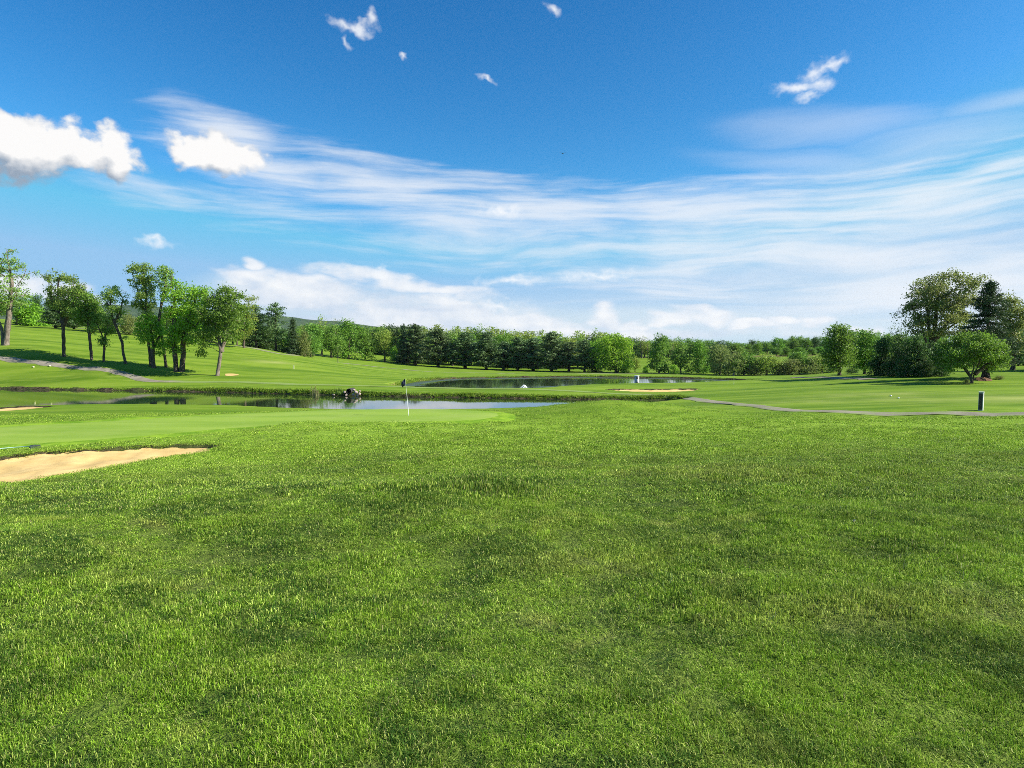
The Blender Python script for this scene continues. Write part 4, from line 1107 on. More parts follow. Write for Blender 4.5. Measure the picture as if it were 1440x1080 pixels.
traced("spreading_tree", 45, (1367, 539), 69, [[(1366, 541), (1365, 531), (1360, 520), (1352, 508), (1345, 498)], [(1367, 541), (1369, 528), (1374, 514), (1380, 500), (1384, 488)], [(1365, 530), (1368, 512), (1366, 492)], [(1370, 526), (1386, 512), (1396, 502)]],
       [(1356, 477, 12, 7), (1372, 474, 12, 6), (1388, 478, 12, 7), (1342, 486, 13, 7), (1362, 488, 16, 8), (1382, 489, 15, 8), (1397, 490, 10, 7), (1328, 496, 11, 7), (1346, 500, 15, 8), (1368, 501, 15, 7), (1390, 503, 14, 7), (1403, 505, 8, 7), (1322, 506, 9, 6), (1338, 510, 13, 6), (1396, 513, 9, 5), (1328, 517, 8, 4), (1406, 516, 7, 4)],
       'leaf_spread', 'bark_dark', "low spreading tree with bright green umbrella crown on a short forked trunk", 220, 0.56, 66, 0.20, 0.16, up=0.9)
B_LUSH[0].px(1436, 509, 462, 14, 100, "bright green tree at the right edge of the view on the rise")
B_LUSH[1].px(1452, 509, 450, 20, 104, "lush tree mostly beyond the right edge of the view")
B_MID[0].px(1414, 509, 480, 16, 108, "green tree between the spruce trunk and the right edge, behind the rise")
B_DRK[0].px(1432, 514, 446, 18, 96, "dark tree filling the gap behind the olive tree at the right edge")
B_DRK[1].px(1402, 512, 462, 16, 104, "dark tree closing the gap right of the spruce trunk")
B_MID[1].px(1380, 510, 480, 18, 112, "green tree in the back behind the bright spreading tree")
B_DRK[2].px(1340, 512, 474, 20, 110, "dark tree filling the back behind the bright spreading tree's left half")
B_MID[2].px(1490, 520, 440, 30, 88, "tall leafy tree just outside the right edge that throws its shade in")
B_OLI[0].px(1405, 534, 528, 7, 72, "small low dark shrub on the slope right of the spruce foot", cat="shrub")
B_OLI[1].px(1359, 540.5, 532, 5, 69, "small shrub growing at the foot of the spreading tree", cat="shrub")

# ------------------------------------------------------------------ grass
def tuft_mesh(name, seed, n, rad, hmin, hmax, wid, lean):
    rng = np.random.default_rng(seed)
    a = rng.uniform(0, 6.283, n); r = rad * np.sqrt(rng.uniform(0, 1, n))
    b = np.stack([r * np.cos(a), r * np.sin(a), np.zeros(n)], -1)
    h = rng.uniform(hmin, hmax, n); th = rng.uniform(0, 6.283, n); ln = np.abs(rng.normal(0, lean, n)) * h
    d = np.stack([np.cos(th), np.sin(th), np.zeros(n)], -1)
    ph = th + rng.normal(1.57, 0.5, n)
    s = np.stack([np.cos(ph), np.sin(ph), np.zeros(n)], -1) * (wid * rng.uniform(.7, 1.3, n))[:, None] * .5
    up = np.array([0, 0, 1.0])
    p1 = b + d * (ln * .35)[:, None] + up * (h * .6)[:, None]
    p2 = b + d * ln[:, None] + up * (h * np.clip(1 - .35 * (ln / h) ** 2, .3, 1))[:, None]
    b = b - up * 0.01
    V = np.stack([b - s, b + s, p1 + s * .8, p1 - s * .8, p2], 1).reshape(-1, 3)
    k = np.arange(n) * 5
    faces = []
    for i in k: faces.append((i, i + 1, i + 2, i + 3)); faces.append((i + 3, i + 2, i + 4))
    me = mesh_np(name, V, faces, M['blade'])
    fattr(me, "var", 'FACE', np.repeat(rng.uniform(0, 1, n), 2))
    return bpy.data.objects.new(name, me)

def scatter(name, pts, rot, scl, var, tufts):
    me = mesh_np(name, pts, np.zeros((0, 4), int))
    at = me.attributes.new("turn", 'FLOAT_VECTOR', 'POINT'); at.data.foreach_set("vector", np.asarray(rot, np.float32).ravel())
    at = me.attributes.new("size", 'FLOAT_VECTOR', 'POINT'); at.data.foreach_set("vector", np.asarray(scl, np.float32).ravel())
    at = me.attributes.new("kind_index", 'INT', 'POINT'); at.data.foreach_set("value", np.asarray(var, np.int32))
    o = link(bpy.data.objects.new(name, me))
    c = bpy.data.collections.new(name + "_tufts")
    for t in tufts: c.objects.link(t)
    g = bpy.data.node_groups.new(name, 'GeometryNodeTree')
    g.interface.new_socket("Geometry", in_out='INPUT', socket_type='NodeSocketGeometry')
    g.interface.new_socket("Geometry", in_out='OUTPUT', socket_type='NodeSocketGeometry')
    gi = g.nodes.new("NodeGroupInput"); go = g.nodes.new("NodeGroupOutput")
    ci = g.nodes.new("GeometryNodeCollectionInfo"); ci.inputs[0].default_value = c
    ci.inputs["Separate Children"].default_value = True; ci.inputs["Reset Children"].default_value = True
    ip = g.nodes.new("GeometryNodeInstanceOnPoints"); ip.inputs["Pick Instance"].default_value = True
    def na(nm, t):
        q = g.nodes.new("GeometryNodeInputNamedAttribute"); q.data_type = t; q.inputs[0].default_value = nm
        return [s for s in q.outputs if s.enabled][0]
    L = g.links
    L.new(gi.outputs[0], ip.inputs["Points"]); L.new(ci.outputs[0], ip.inputs["Instance"])
    L.new(na("kind_index", 'INT'), ip.inputs["Instance Index"])
    L.new(na("turn", 'FLOAT_VECTOR'), ip.inputs["Rotation"]); L.new(na("size", 'FLOAT_VECTOR'), ip.inputs["Scale"])
    L.new(ip.outputs[0], go.inputs[0])
    m = o.modifiers.new("grass", 'NODES'); m.node_group = g
    return o

def grass_area(d0, d1, dens, rng, spread=1.0, margin=2.5, x0=None):
    """random points in a wedge of lawn ahead of the viewer, with room to step aside"""
    A = (d1 - d0) * ((d0 + d1) * spread * 0.88 + 2 * margin)
    n = int(A * dens)
    y = np.sqrt(rng.uniform(0, 1, n) * (d1 ** 2 - d0 ** 2) + d0 ** 2) if d0 >= 0 else rng.uniform(d0, d1, n)
    x = rng.uniform(-1, 1, n) * (np.abs(y) * spread * 0.88 + margin)
    return x, y

rng = np.random.default_rng(11)
parts = []
#            from  to   per m2  lod
for d0, d1, dens, lod in ((-3.0, 1.5, 40, 0), (1.5, 4.0, 470, 0), (4.0, 8.0, 280, 1), (8.0, 15, 120, 2), (15, 26, 42, 3), (26, 48, 11, 4)):
    x, y = grass_area(d0, d1, dens, rng)
    keep = (sdist(GREEN, x, y) > 0.8 + 0.35 * fbm(x * 1.5, y * 1.5, 71, 2)) & (sdist(BUNK1, x, y) > 0.02)
    if d1 > 30:
        keep &= (sdist(POND1, x, y) > 0.4) & (sdist(BUNK2, x, y) > 0.1)
        P = catmull(CARTPATH, 1.0)[:, :2]; P = P[P[:, 1] < 60]
        dd = np.min(np.hypot(x[:, None] - P[None, :, 0], y[:, None] - P[None, :, 1]), axis=1)
        keep &= dd > 1.6
        keep &= ~((x > 8) & (y > np.interp(x, P[::-1, 0] if P[0, 0] > P[-1, 0] else P[:, 0], P[::-1, 1] if P[0, 0] > P[-1, 0] else P[:, 1])))
        keep &= rng.uniform(0, 1, len(x)) > sstep(38, 48, y) * 0.8
    x, y = x[keep], y[keep]
    parts.append((x, y, np.full(len(x), lod)))
# longer fringe along the bunker lip
L = catmull(list(LIP1), 0.08)[:, :2]
L = np.repeat(L, 3, axis=0) + rng.normal(0, 0.09, (len(L) * 3, 2)) + np.array([0, 0.10])
parts.append((L[:, 0], L[:, 1], np.full(len(L), 3)))
x = np.concatenate([p[0] for p in parts]); y = np.concatenate([p[1] for p in parts]); lod = np.concatenate([p[2] for p in parts])
# patches of longer and shorter turf
pt = fbm(x * 0.7, y * 0.7, 91, 3)
tall = 1.0 + 0.6 * np.clip(pt * 2.4, -0.5, 1.0) + 0.5 * np.clip(fbm(x * 2.6, y * 2.6, 95, 2) * 2, -0.5, 0.9)
tall = tall + 4.2 * np.exp(-(((x + 0.28) / 0.45) ** 2 + ((y - 9.0) / 0.5) ** 2)) + 1.8 * np.exp(-(((x + 0.5) / 1.0) ** 2 + ((y - 8.2) / 0.8) ** 2)) + 0.5 * np.exp(-(((x - 1.9) / 0.9) ** 2 + ((y - 4.4) / 0.35) ** 2))
n = len(x)
z = ground_z(x, y)
rot = np.stack([rng.normal(0, .10, n), rng.normal(0, .10, n), rng.uniform(0, 6.283, n)], -1)
hs = tall * rng.uniform(0.8, 1.2, n) * (1 - 0.35 * sstep(34, 46, y))
scl = np.stack([np.ones(n), np.ones(n), hs], -1)
LODS = [(52, .075, .010, .028, .0030, 1.4), (52, .10, .010, .028, .0042, 1.4), (48, .16, .010, .027, .0075, 1.45), (44, .26, .010, .027, .013, 1.5), (40, .42, .008, .022, .024, 1.6)]
tufts = []
for i, (nb, rad, h0, h1, wd, ln) in enumerate(LODS):
    for k in range(3): tufts.append(tuft_mesh("grass_tuft_%d%d" % (i, k), 300 + i * 10 + k, nb, rad, h0, h1, wd, ln))
var = lod * 3 + rng.integers(0, 3, n)
gro = scatter("grass", np.stack([x, y, z], -1), rot, scl, var, tufts)
tag(gro, "short mown grass of the near lawn sloping down to the green", "grass", kind='stuff')

# long grass hanging over the far banks of both ponds
pts = []
for line, w_, st in ((FAR1, 0.9, 0.10), (FAR2, 1.0, 0.16)):
    Lb = catmull(list(line), st)[:, :2]
    Lb = Lb[(np.abs(Lb[:, 0]) < 75)]
    for r in range(8):
        q = Lb + np.stack([rng.normal(0, .15, len(Lb)), 0.10 + w_ * rng.uniform(0, 1, len(Lb)) ** 1.3], -1)
        pts.append(q)
q = np.concatenate(pts); n = len(q)
bt = [tuft_mesh("bank_tuft_%d" % k, 400 + k, 26, .16, .10, .30, .022, .7) for k in range(3)]
bg = scatter("bank_grass", np.stack([q[:, 0], q[:, 1], ground_z(q[:, 0], q[:, 1]) - 0.02], -1), np.stack([rng.normal(0, .15, n), rng.normal(0, .15, n), rng.uniform(0, 6.283, n)], -1),
             np.stack([np.ones(n), np.ones(n), rng.uniform(.4, 1.0, n) * (1 + .6 * fbm(q[:, 0] * .4, q[:, 1] * .4, 5, 2))], -1), rng.integers(0, 3, n), bt)
tag(bg, "longer grass fringing the far banks of both ponds", "grass", kind='stuff')

# ------------------------------------------------------------------ small things
def box_v(x0, x1, y0, y1, z0, z1, bev=0.0):
    v = [(x0, y0, z0), (x1, y0, z0), (x1, y1, z0), (x0, y1, z0), (x0, y0, z1), (x1, y0, z1), (x1, y1, z1), (x0, y1, z1)]
    f = [(3, 2, 1, 0), (4, 5, 6, 7), (0, 1, 5, 4), (1, 2, 6, 5), (2, 3, 7, 6), (3, 0, 4, 7)]
    return v, f

def part(name, vf, mat, parent=None, smooth=False, bevel=0.0):
    v, f = vf
    me = bpy.data.meshes.new(name); me.from_pydata([tuple(map(float, q)) for q in v], [], [tuple(map(int, q)) for q in f])
    if smooth: me.polygons.foreach_set("use_smooth", [True] * len(me.polygons))
    me.materials.append(mat); me.update()
    o = link(bpy.data.objects.new(name, me), parent)
    if bevel:
        b = o.modifiers.new("bevel", 'BEVEL'); b.width = bevel; b.segments = 2
    return o

def tube(P, R, sides=10, cap=True):
    v, q = tubes([(np.array(P, float), np.array(R, float))], sides)
    f = [tuple(k) for k in q]
    if cap:
        n = len(v); f.append(tuple(range(sides))); f.append(tuple(range(n - 1, n - sides - 1, -1)))
    return v.tolist(), f

def merge(*vfs):
    V = []; Fc = []
    for v, f in vfs:
        o = len(V); V += [tuple(q) for q in v]; Fc += [tuple(i + o for i in q) for q in f]
    return V, Fc

m_white = simple_mat("white_paint", (0.78, 0.78, 0.74), 0.4, 0.4, 0.08)
m_navy = simple_mat("navy_cloth", (0.022, 0.026, 0.06), 0.8, 0.2, 0.3, 9)
m_dark = simple_mat("dark_rubber", (0.035, 0.045, 0.045), 0.6, 0.3, 0.2)
m_mint = simple_mat("pale_green_handle", (0.45, 0.66, 0.50), 0.4, 0.4, 0.1)
m_conc = simple_mat("pale_concrete", (0.66, 0.65, 0.61), 0.85, 0.2, 0.25, 5, bump=0.3)
m_post = simple_mat("post_stone", (0.52, 0.52, 0.47), 0.75, 0.3, 0.2, 8, bump=0.2)
m_panel = simple_mat("black_panel", (0.018, 0.020, 0.024), 0.45, 0.4, 0.3, 14)
m_rock = simple_mat("pink_grey_rock", (0.42, 0.33, 0.27), 0.9, 0.2, 0.35, 3, bump=0.6)
m_steel = simple_mat("rusty_pipe", (0.05, 0.042, 0.036), 0.7, 0.3, 0.4, 9)
m_yel = simple_mat("pale_yellow_plastic", (0.80, 0.76, 0.42), 0.4, 0.4, 0.06)
m_mulch = simple_mat("brown_mulch", (0.16, 0.09, 0.05), 0.95, 0.1, 0.5, 9, bump=0.8)

def flagstick(base, h, lean, col, label, cloth, droop):
    x, y, z = base
    r = empty("flagstick", (x, y, z + 0.03)); tag(r, label, "flag")
    P = [(0, 0, -0.1), (lean * .5, 0, h * .5), (lean, 0, h)]
    part("pole", tube(P, [.012, .011, .009], 8), m_white, r, True)
    part("hole_cup", tube([(0, 0, -0.028), (0, 0, -0.026)], [.054, .054], 16), m_dark, r)
    # drooping flag cloth hanging from the pole tip
    n, k = 12, 9; V = []; Fc = []
    w, hh = cloth
    for i in range(n + 1):
        u = i / n
        for j in range(k + 1):
            v = j / k
            fall = droop * u ** 1.25
            xx = lean * (1 - v * .3) - u * w * (0.62 + 0.10 * math.sin(v * 3)) - 0.01
            yy = 0.07 * math.sin(u * 7 + v * 2) * u + 0.03 * math.sin(v * 9)
            zz = h - 0.02 - v * hh * (1 - .28 * u) - fall
            V.append((xx, yy, zz))
    for i in range(n):
        for j in range(k):
            a = i * (k + 1) + j; Fc.append((a, a + 1, a + k + 2, a + k + 1))
    o = part("flag", (V, Fc), m_navy, r, True)
    s = o.modifiers.new("cloth", 'SOLIDIFY'); s.thickness = 0.006
    return r
fb = Wz(575, 585, ZG); 
flagstick((fb[0], fb[1], gz(fb[0], fb[1])), 2.12, -0.20, None, "white flagstick with limp navy flag standing on the near putting green", (0.34, 0.36), 0.24)
fx2, fy2, fz2 = hit(1032, 541, 87)
flagstick((fx2, fy2, fz2), 1.62, 0.0, None, "thin far flagstick on the second green near the upper pond's right end", (0.20, 0.34), 0.2)

# post beside the path
px_, py_, pz_ = hit(1379, 577, 39.5)
r = empty("marker_post", (px_, py_, pz_)); r.rotation_euler = (0.02, 0.015, math.radians(-44)); tag(r, "square pale post with black front panel standing beside the path", "post")
part("post_body", box_v(-.12, .12, -.11, .11, -0.2, 1.06), m_post, r, bevel=0.012)
part("black_panel", box_v(-.10, .085, -.118, -.108, 0.05, 1.01), m_panel, r, bevel=0.004)
part("post_cap", box_v(-.132, .132, -.122, .122, 1.061, 1.10), m_post, r, bevel=0.01)

# bunker rake
a = hit(-22, 637, 25.3); b_ = hit(47, 631, 25.6)
r = empty("bunker_rake", (b_[0], b_[1], b_[2] + 0.05)); tag(r, "bunker rake with pale green handle lying on the grass above the sand", "rake")
hx, hy, hz = a[0] - b_[0], a[1] - b_[1], a[2] - b_[2] + 0.04
part("handle", tube([(0, 0, 0.06), (hx * .5, hy * .5, hz * .5 + .05), (hx, hy, hz + .03)], [.019, .019, .021], 8), m_mint, r, True)
part("rake_head", merge(tube([(0.06, -.28, 0.04), (0.03, 0, 0.075), (0.06, .28, 0.04)], [.028, .034, .028], 8), *[tube([(.05, -.27 + .06 * i, .045), (.10, -.27 + .06 * i, -.05)], [.011, .006], 5) for i in range(10)]), m_dark, r)
part("socket", tube([(-.12, 0.0, .064), (0.04, 0, .07)], [.028, .032], 8), m_dark, r, True)

# concrete standpipe in the far pond
q = Wz(895.5, 535, ZW2)
r = empty("standpipe", tuple(q)); tag(r, "pale concrete standpipe rising from the upper pond near its far bank", "standpipe")
part("pipe_wall", tube([(0, 0, -1), (0, 0, .62), (0, 0, .70)], [.36, .36, .34], 20), m_conc, r)
part("lid", tube([(0, 0, .701), (0, 0, .78)], [.42, .40], 20), m_conc, r)
part("grate_opening", box_v(-.2, .12, -.385, -.33, .30, .52), m_steel, r)

# aerator splash in the upper pond
q = Wz(737, 548, ZW2)
r = empty("fountain", tuple(q)); tag(r, "small white fountain splash at the near edge of the upper pond", "fountain")
part("float_ring", merge(tube([(0, 0, -.1), (0, 0, .06)], [.28, .24], 16), tube([(0, 0, .06), (0, 0, .16)], [.07, .05], 10)), m_dark, r)
gm, nt, out = new_mat("spray_water"); bb = NB(nt)
bb.principled(out, (0.85, 0.88, 0.90), 0.25, 0.5)
rg = np.random.default_rng(5); V = []; Fc = []
for i in range(420):
    az = rg.uniform(0, 6.283); t = rg.uniform(0.05, 1); sp_ = rg.uniform(.25, 1.0)
    c = np.array([math.cos(az) * sp_ * t * .62, math.sin(az) * sp_ * t * .62, .14 + (1.9 * t - 1.95 * t * t) * (1.15 - .7 * sp_) * 1.0])
    if c[2] < 0.02: continue
    s_ = rg.uniform(.012, .035); o = len(V)
    V += [c + s_ * np.array(k) for k in ((1, 0, 0), (-.5, .87, 0), (-.5, -.87, 0), (0, 0, 1.6), (0, 0, -1.6))]
    Fc += [(o, o + 1, o + 3), (o + 1, o + 2, o + 3), (o + 2, o, o + 3), (o + 1, o, o + 4), (o + 2, o + 1, o + 4), (o, o + 2, o + 4)]
part("spray", (V, Fc), gm, r)

# rocks and culvert on the dam's water side
def rock(seed, loc, s, label):
    rg = np.random.default_rng(seed)
    import bmesh
    bm = bmesh.new(); bmesh.ops.create_icosphere(bm, subdivisions=2, radius=1.0)
    ax_ = rg.normal(0, 1, (7, 3)); ax_ /= np.linalg.norm(ax_, axis=1)[:, None]; cut = rg.uniform(.55, .85, 7)
    for v in bm.verts:
        p = np.array(v.co)
        for n_, c_ in zip(ax_, cut):
            d = p @ n_
            if d > c_: p = p - n_ * (d - c_)
        v.co = Vector(p * np.array(s)) 
    me = bpy.data.meshes.new("boulder"); bm.to_mesh(me); bm.free(); me.materials.append(m_rock)
    o = link(bpy.data.objects.new("boulder", me)); o.location = loc; o.rotation_euler = (rg.uniform(-.3, .3), rg.uniform(-.3, .3), rg.uniform(0, 6))
    tag(o, label, "rock", "rocks around the culvert")
    return o
for i, (px, py, s, lab) in enumerate([(484.5, 551.5, .20, "small pale rock left of the culvert mouth"), (487, 555.2, .22, "pale rock at the waterline below the culvert mouth's left side"), (497.5, 548.6, .24, "pinkish rock directly right of the culvert mouth, topmost of the pile"),
                                      (501, 551.8, .30, "largest pinkish rock in the middle of the pile right of the culvert"), (497, 555, .26, "grey-pink rock at the waterline below the culvert's right side"), (505.5, 553.8, .27, "rounded pale rock at the right end of the culvert pile"),
                                      (502.5, 556, .20, "low rock at the waterline in the pile right of the culvert"), (469, 555, .17, "lone small rock at the waterline left of the bank shrub"), (506, 549.8, .15, "smallest upper rock at the right end of the pile")]):
    w = W(px, py, 73.6)
    rock(600 + i, tuple(w), (s * .85, s * .75, s * .62), lab)
w = W(491.5, 549.8, 74.2)
r = empty("culvert_pipe", tuple(w)); tag(r, "dark culvert pipe opening among pale rocks in the bank below the path", "pipe")
ring = np.linspace(0, 2 * np.pi, 24, endpoint=False)
def ann(r0, y0, r1, y1): return [(r0 * math.cos(t), y0, r0 * math.sin(t)) for t in ring] + [(r1 * math.cos(t), y1, r1 * math.sin(t)) for t in ring], [(i, (i + 1) % 24, 24 + (i + 1) % 24, 24 + i) for i in range(24)]
part("pipe_shell", merge(ann(.28, -.35, .28, 1.6), ann(.235, -.35, .28, -.35), ann(.235, 1.4, .235, -.35)), m_steel, r)
part("pipe_end", ([(0, 1.39, 0)] + [(.25 * math.cos(t), 1.39, .25 * math.sin(t)) for t in ring], [(0, 1 + (i + 1) % 24, 1 + i) for i in range(24)]), m_panel, r)
p = Proto("bank_shrub", shrub_geo(270, .55, .9, 26, .22, 34, .12, .03, 0, 3), .9, .55, 'bark_dark', 'leaf_mid')
w = W(476, 556, 74); p.at((w[0], w[1], ZW1 + .1), 1, 1.0, "dark green shrub at the waterline just left of the culvert", cat="shrub")

# cattails at the water's edge
w = W(443, 557, 74.5)
r = empty("reed_clump", (w[0], w[1], ZW1)); tag(r, "clump of pale reeds standing in the water at the far bank", "reeds")
rg = np.random.default_rng(8); segs = []
for i in range(46):
    x0, y0 = rg.normal(0, .22), rg.normal(0, .15); h = rg.uniform(.5, 1.15); lx, ly = rg.normal(0, .12), rg.normal(0, .12)
    segs.append((np.array([(x0, y0, -.2), (x0 + lx * .3, y0 + ly * .3, h * .5), (x0 + lx, y0 + ly, h)]), np.array([.014, .012, .004])))
v, q = tubes(segs, 4)
m_reed = simple_mat("dry_reed", (0.22, 0.23, 0.09), 0.8, 0.2, 0.4, 5)
part("stems", (v.tolist(), q.tolist()), m_reed, r)
hd = [tube([(s_[0][-1]) - np.array([0, 0, .22]), s_[0][-1] - np.array([0, 0, .05])], [.022, .022], 6) for s_ in segs[::5]]
part("seed_heads", merge(*[(np.array(v_).tolist(), f_) for v_, f_ in hd]), m_mulch, r)

# tee markers, stake
def marker(px, py, D, rad, mat, label, grp):
    x, y, z = hit(px, py, D)
    import bmesh
    bm = bmesh.new(); bmesh.ops.create_uvsphere(bm, u_segments=16, v_segments=10, radius=rad)
    for v in bm.verts: v.co.z = v.co.z * .8
    me = bpy.data.meshes.new("ball"); bm.to_mesh(me); bm.free(); me.materials.append(mat)
    for pl in me.polygons: pl.use_smooth = True
    r = empty("tee_marker", (x, y, z)); tag(r, label, "tee marker", grp)
    o = link(bpy.data.objects.new("ball", me), r); o.location = (0, 0, rad * .7)
    part("spike", tube([(0, 0, -.1), (0, 0, rad * .1)], [.012, .012], 6), m_dark, r)
marker(47, 516.3, 97, .14, m_yel, "left pale yellow tee marker on the striped turf below the hillside path", "tee markers on the striped hill turf")
marker(70, 515.3, 97, .14, m_yel, "right pale yellow tee marker on the striped turf below the hillside path", "tee markers on the striped hill turf")
marker(1252.5, 557.5, 53, .085, m_white, "white tee marker, left and higher of the two on the right-hand tee", "tee markers on the right-hand tee")
marker(1263.5, 560.3, 51, .07, m_white, "white tee marker, right and lower of the two on the right-hand tee", "tee markers on the right-hand tee")
x, y, z = hit(413, 518.5, 106)
r = empty("marker_stake", (x, y, z)); tag(r, "short pale yellow stake on the dry patch of the left hill", "stake")
part("stake", box_v(-.07, .07, -.05, .05, -.1, .48), m_yel, r, bevel=.01)
part("stake_tip", box_v(-.075, .075, -.055, .055, .481, .52), m_white, r, bevel=.008)

# bits lying on the lawn
x, y, z = hit(1200, 733.5, 7.3)
o = rock(650, (x, y, z + .015), (.03, .02, .015), "dark little stone lying on the near lawn at the right"); o.name = "pebble"; o["group"] = ""; del o["group"]
o.data.materials[0] = m_dark
# mound of mulch at the spruce foot
x, y, z = hit(1381, 534.5, 74)
V = []; Fc = []; n = 18
for j in range(6):
    for i in range(n):
        t = i / n * 6.283; f = j / 5
        rr = (1 - f) * 1.0 * (1 + .15 * math.sin(3 * t) + .1 * math.sin(7 * t + j))
        V.append((rr * math.cos(t) * 1.25, rr * math.sin(t), -.1 + .42 * (1 - (1 - f) ** 2) + .03 * math.sin(5 * t + 2 * j)))
for j in range(5):
    for i in range(n): Fc.append((j * n + i, j * n + (i + 1) % n, (j + 1) * n + (i + 1) % n, (j + 1) * n + i))
o = part("mulch_mound", (V, Fc), m_mulch); o.location = (x, y, z); tag(o, "brown mound of mulch and roots at the foot of the dark spruce", "mulch mound")

# a bird far up
w = W(791.5, 216, 62)
r = empty("bird", tuple(w)); tag(r, "tiny dark bird gliding alone in the blue sky", "bird")
V = []; Fc = []
t = np.linspace(0, 1, 8); body = tube([(0, -.17 + .34 * k, .01 * math.sin(k * 3)) for k in t], [max(.004, .04 * math.sin(math.pi * min(1, k * .95 + .04))) for k in t], 8)
wing = []
for s in (-1, 1):
    wing.append(([(s * .02, .08, .01), (s * .02, -.05, .01), (s * .16, -.03, .07), (s * .16, .08, .08), (s * .33, -.06, .06), (s * .30, .02, .065)], [(0, 1, 2, 3), (3, 2, 4, 5)]))
tail = ([(-.02, -.14, 0), (.02, -.14, 0), (.05, -.25, 0), (-.05, -.25, 0)], [(0, 1, 2, 3)])
part("body", merge(body, *wing, tail), m_panel, r)

# ------------------------------------------------------------------ air
hv, hf = box_v(-4900, 4900, -420, 4900, HAZE_BOTTOM, 268)
hm, nt, out = new_mat("haze"); pv = nt.nodes.new("ShaderNodeVolumePrincipled")
pv.inputs["Color"].default_value = (0.80, 0.89, 1.0, 1); pv.inputs["Density"].default_value = 0.000032; pv.inputs["Anisotropy"].default_value = 0.2
nt.links.new(pv.outputs[0], out.inputs["Volume"])
tag(part("haze", (hv, hf), hm), "pale blue summer haze over the far wooded ridge", "haze", kind='stuff')

# ------------------------------------------------------------------ daylight
SUN_EL, SUN_AZ = math.radians(34), math.radians(98)     # azimuth from the view direction towards the right
sl = bpy.data.lights.new("sun", 'SUN'); sl.energy = 4.9; sl.angle = math.radians(0.53); sl.color = (1.0, 0.955, 0.88)
so = bpy.data.objects.new("sun", sl)
sd = Vector((math.sin(SUN_AZ) * math.cos(SUN_EL), math.cos(SUN_AZ) * math.cos(SUN_EL), math.sin(SUN_EL)))
so.rotation_euler = sd.to_track_quat('Z', 'Y').to_euler(); so.location = (60, 20, 60); COL.objects.link(so)

def ae(px, py):
    d = ray(px, py); d = d / np.linalg.norm(d)
    return math.atan2(d[0], d[1]), math.asin(d[2])

def blob_field(b, P, blobs):
    """max of soft ellipses given in photograph pixels, at their directions in the sky"""
    cur = None
    for px, py, rx, ry, *t in blobs:
        a, e = ae(px, py); a2, _ = ae(px + 1, py); _, e2 = ae(px, py - 1)
        v = b.mapping(P, (a, e, 0), (0, 0, math.radians(-(t[0] if t else 0))), (rx * (a2 - a), ry * (e2 - e), 1), 'TEXTURE')
        g = b.nt.nodes.new("ShaderNodeTexGradient"); g.gradient_type = 'SPHERICAL'; b.l.new(v, g.inputs[0])
        q = g.outputs["Fac"] if len(t) < 2 else b.math('MULTIPLY', g.outputs["Fac"], t[1])
        cur = q if cur is None else b.math('MAXIMUM', cur, q)
    return cur

def cloud_group(name, blobs, scale, warp, amp, stretch=1.0):
    g = bpy.data.node_groups.new(name, 'ShaderNodeTree')
    g.interface.new_socket("P", in_out='INPUT', socket_type='NodeSocketVector')
    g.interface.new_socket("D", in_out='OUTPUT', socket_type='NodeSocketFloat')
    gi = g.nodes.new("NodeGroupInput"); go = g.nodes.new("NodeGroupOutput")
    b = NB(g); P = gi.outputs[0]
    Q = b.mapping(P, scale=(1 / stretch, 1, 1)) if stretch != 1 else P
    wv = b.noise(Q, scale * 0.6, 3, 0.6, color=True)
    wv = b.vmath('SCALE', b.vmath('SUBTRACT', wv, (.5, .5, .5)), scale=warp)
    P2 = b.vmath('ADD', P, wv)
    f = blob_field(b, P2, blobs)
    n = b.noise(Q, scale, 6, 0.62)
    d = b.math('ADD', f, b.math('MULTIPLY', b.math('SUBTRACT', n, 0.5), amp))
    d = b.math('MULTIPLY', d, b.mapr(f, 0.0, 0.06))
    b.l.new(d, go.inputs[0])
    return g

world = bpy.data.worlds.new("World"); SC.world = world; world.use_nodes = True
nt = world.node_tree; nt.nodes.clear(); b = NB(nt)
wout = nt.nodes.new("ShaderNodeOutputWorld"); bg = nt.nodes.new("ShaderNodeBackground")
sky = nt.nodes.new("ShaderNodeTexSky"); sky.sky_type = 'NISHITA'; sky.sun_disc = False
sky.sun_elevation = SUN_EL; sky.sun_rotation = SUN_AZ
sky.altitude = 200; sky.air_density = 1.0; sky.dust_density = 0.6; sky.ozone_density = 1.6
tc = nt.nodes.new("ShaderNodeTexCoord")
sx_ = nt.nodes.new("ShaderNodeSeparateXYZ"); nt.links.new(tc.outputs["Generated"], sx_.inputs[0])
A_ = b.math('ARCTAN2', sx_.outputs[0], sx_.outputs[1]); E_ = b.math('ARCSINE', sx_.outputs[2])
cx_ = nt.nodes.new("ShaderNodeCombineXYZ"); nt.links.new(A_, cx_.inputs[0]); nt.links.new(E_, cx_.inputs[1])
P = cx_.outputs[0]
def grp(g, vec):
    n_ = nt.nodes.new("ShaderNodeGroup"); n_.node_tree = g; nt.links.new(vec, n_.inputs[0]); return n_.outputs[0]

# clear-sky colour: the deep blue of a dry day, paling to the horizon
sp = nt.nodes.new("ShaderNodeSeparateColor"); nt.links.new(sky.outputs[0], sp.inputs[0])
cb = nt.nodes.new("ShaderNodeCombineColor")
for i, (t_, p_, k_) in enumerate(((.80, 2.25, 0.98), (.93, 1.42, .84), (1.02, 1.20, .87))):
    v_ = b.math('MULTIPLY', b.math('MULTIPLY', sp.outputs[i], t_ * 0.187 * 1.12), 0.95)
    nt.links.new(b.math('MULTIPLY', b.math('POWER', v_, p_), k_ / 0.187), cb.inputs[i])
base = b.mix(1.0, cb.outputs[0], (1.60, 3.05, 4.70), 'DARKEN')

